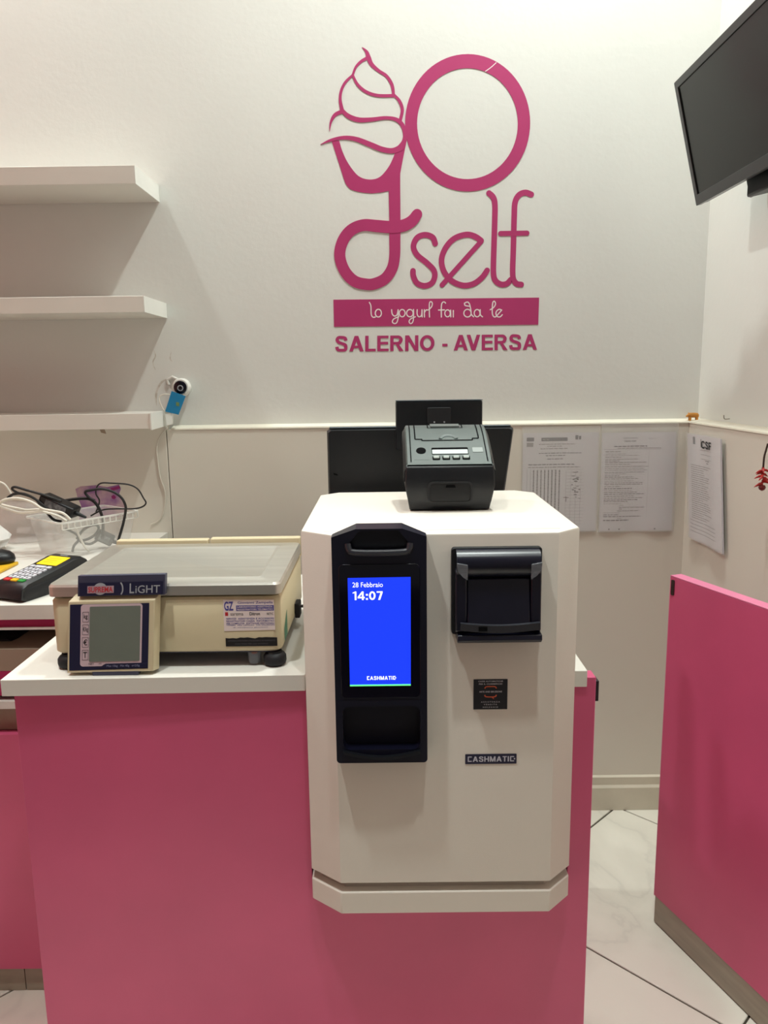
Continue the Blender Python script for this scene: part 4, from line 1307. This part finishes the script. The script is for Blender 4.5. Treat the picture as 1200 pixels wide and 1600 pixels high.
o1 = PY(817, 830, YW)
sheet('notice_sheet', 'printed table notice in a clear sleeve beside the monitor', .217, .288, (.3945, YW, .890), (1, 0, 0), (0, -1, 0), draw1, sleeve=(.003, .004, .004, .018))
sheet('notice_sheet', 'printed text notice in a clear sleeve nearest the wall corner', .212, .288, (.6225, YW, .888), (1, 0, 0), (0, -1, 0), draw2, sleeve=(.004, .006, .004, .026))
sheet('notice_sheet', 'stacked notice headed CSF hanging on the right wall by the corner', 0.226, .288, (XW - .008, 2.148, .884), (0, -1, .012), (-1, 0, 0), draw3, sleeve=(.012, .003, .004, .004), bow=.003, uz=(0, .19, 1), pages=4)

# ================================================================== LITTLE THINGS ON THE LEDGE AND RIGHT WALL
p = PY(1083, 656, 2.226)
br = thing('bear_figurine', 'tiny carved wooden bear standing on the wall ledge in the corner', 'figurine', (p.x, 2.229, ZL + .0055))
b = B()
def brg(x, cz, ry, rz): return [(x, ry * math.cos(a), cz + rz * math.sin(a)) for a in [2 * math.pi * k / 10 for k in range(10)]]
b.loft([brg(-.020, .013, .002, .002), brg(-.018, .0135, .003, .003), brg(-.014, .016, .0045, .0050), brg(-.009, .0165, .006, .0065), brg(-.003, .016, .0062, .0072), brg(.006, .016, .0065, .0072), brg(.013, .0155, .0058, .0066), brg(.0165, .014, .003, .004)])
b.build('body', WOOD, br, smooth=True, ang=60)
for x in (-.009, .0105):
    for y in (-.0035, .0035):
        B().tube([(x, y, .012), (x + .0008, y, .005), (x - .0005, y, .0003)], [.0036, .0030, .0030], 8).build('leg', WOOD, br, smooth=True)
for y in (-.0035, .0035):
    B().lathe([(.0005, -.001), (.0016, 0), (.0005, .002)], (-.0125, y, .0215), n=8).build('ear', WOOD, br, smooth=True)
p = PX(1134, 661, XU - .01)
hk = B().tube(cr([(XU - .0005, p.y, ZL + .020), (XU - .014, p.y, ZL + .020), (XU - .016, p.y + .001, ZL + .030)], 5), .0012, 6).build('wall_hook', mat('hook_steel', (150, 145, 135), .35, metal=.7), smooth=True)
tag(hk, 'tiny metal hook on the right wall just above the ledge', 'hook')
# chili pendant
p = PX(1196, 745, XW - .02)
ch = thing('chili_charm', 'hanging lucky charm of small red chili horns at the right edge', 'charm', (p.x, p.y, p.z + .01))
B().tube(cr([(0, 0, .065), (-.003, 0, .05), (-.006, 0, .035), (-.0065, 0, .012)], 5), .0022, 8).build('cord', mat('brown_cord', (58, 38, 28), .6), ch, smooth=True)
random.seed(8)
for k in range(22):
    a = random.uniform(0, 2 * math.pi)
    zz = .010 - k * .0018
    d_ = Vector((math.cos(a), math.sin(a) * .8, random.uniform(-.15, .15)))
    L_ = random.uniform(.012, .020)
    s_ = Vector((-.006, 0, zz))
    pts_ = [s_, s_ + d_ * L_ * .4 + Vector((0, 0, -.001)), s_ + d_ * L_ * .75 + Vector((0, 0, -.004)), s_ + d_ * L_ + Vector((0, 0, -.007))]
    B().tube([tuple(u) for u in pts_], [.0026, .0028, .0018, .0003], 7).build('horn', CHILI, ch, smooth=True)
B().lathe([(.001, -.042), (.006, -.039), (.008, -.034), (.006, -.029), (.001, -.028)], (-.006, 0, 0), n=12).build('end_bead', mat('dark_red', (110, 24, 26), .35), ch, smooth=True)

# ================================================================== TV on the right wall
tilt = math.radians(14)
T0 = PY(1053, 130, 2.0)
T1 = PY(1088, 322, 2.0)
hgt = (T0 - T1).length
TWd = .56
tilt = math.atan2(T1.x - T0.x, T0.z - T1.z)
# local frame: x along the screen width (towards the viewer), y out of the back, z up the screen
tv = thing('wall_television', 'black flat television tilted down on the right wall', 'television', tuple(T1))
ex, ez = Vector((0, -1, 0)), (T0 - T1).normalized()
ey = ez.cross(ex) * -1
if ey.x < 0: ey = -ey      # towards the wall
def tvp(bb_):
    n_ = B()
    n_.add([T1 + ex * u[0] + ey * u[1] + ez * u[2] for u in bb_.v], bb_.f)
    return n_
oo = rrect(0, TWd, 0, hgt, .003, 2)
ii = rrect(.016, TWd - .016, .024, hgt - .016, .001, 2)
tvp(B().ring_y(oo, ii, 0, .012)).build('bezel', TVB, tv, world=True, bevel=.0008, seg=1)
tvp(B().box(.0155, TWd - .0155, .003, .0115, .0235, hgt - .0155)).build('screen', TVS, tv, world=True)
tvp(B().box(.002, TWd - .002, .0122, .030, .002, hgt - .002)).build('rear_shell', TVB, tv, world=True, bevel=.004)
tvp(B().box(.10, TWd - .10, .0302, .052, .03, hgt - .06)).build('rear_housing', BLACKM, tv, world=True, bevel=.006)
zt_m = T1.z + .03
tvp(B().box(TWd * .28, TWd * .52, .0522, .0600, -.030, .20)).build('mount_plate', BLACK, tv, world=True, bevel=.003)
ym = T1.y - TWd * .40
xm = T1.x + .045
B().loft([[(xm, ym + a, zt_m + c) for a, c in ((-.055, -.05), (.055, -.05), (.055, .03), (-.055, .03))], [(XU - .012, ym + a, zt_m + c) for a, c in ((-.035, -.035), (.035, -.035), (.035, .06), (-.035, .06))]]).build('mount_arm', BLACK, tv, world=True, bevel=.006)
B().box(XU - .0118, XU - .0003, ym - .06, ym + .06, zt_m - .06, zt_m + .20).build('wall_plate', mat('mount_grey', (120, 120, 120), .4), tv, world=True, bevel=.002)
cb = B().tube(cr([(XU - .01, ym + .10, zt_m + .05), (XU - .012, ym + .115, zt_m - .03), (XU - .006, ym + .11, zt_m - .075), (XU - .006, ym + .085, zt_m - .06), (XU - .02, ym + .07, zt_m - .01)], 6), .0022, 6).build('television_cable', CABLEW, smooth=True)
tag(cb, 'thin pale cable looping below the wall television', 'cable')

# ================================================================== PINK GATE at right
g0 = PZ(1020, 1440, 0)
ga = math.atan2(-.308, .108)
gt = thing('swing_gate', 'pink half height panel gate with grey plinth at the right', 'gate', (g0.x, g0.y, 0), (0, 0, ga))
GL = .56
B().box(0, GL, 0, .03, .0735, .884).build('panel', PINK, gt, bevel=.0008, seg=1)
B().box(.002, GL, .0015, .03, .004, .0730).build('kick_plinth', KICK, gt)
B().box(0, GL, 0, .03, .8845, .8865).build('top_edging', mat('pink_edging', (228, 130, 166), .4), gt)
B().box(-.0015, -.0001, 0, .03, .0735, .8865).build('end_edging', mat('pink_edging', (228, 130, 166), .4), gt)
cl = B().prism_y(rrect(.004, .014, .842, .878, .003, 3), -.0022, -.0002).build('latch_plate', mat('bronze_plate', (58, 44, 40), .4, metal=.3), gt)
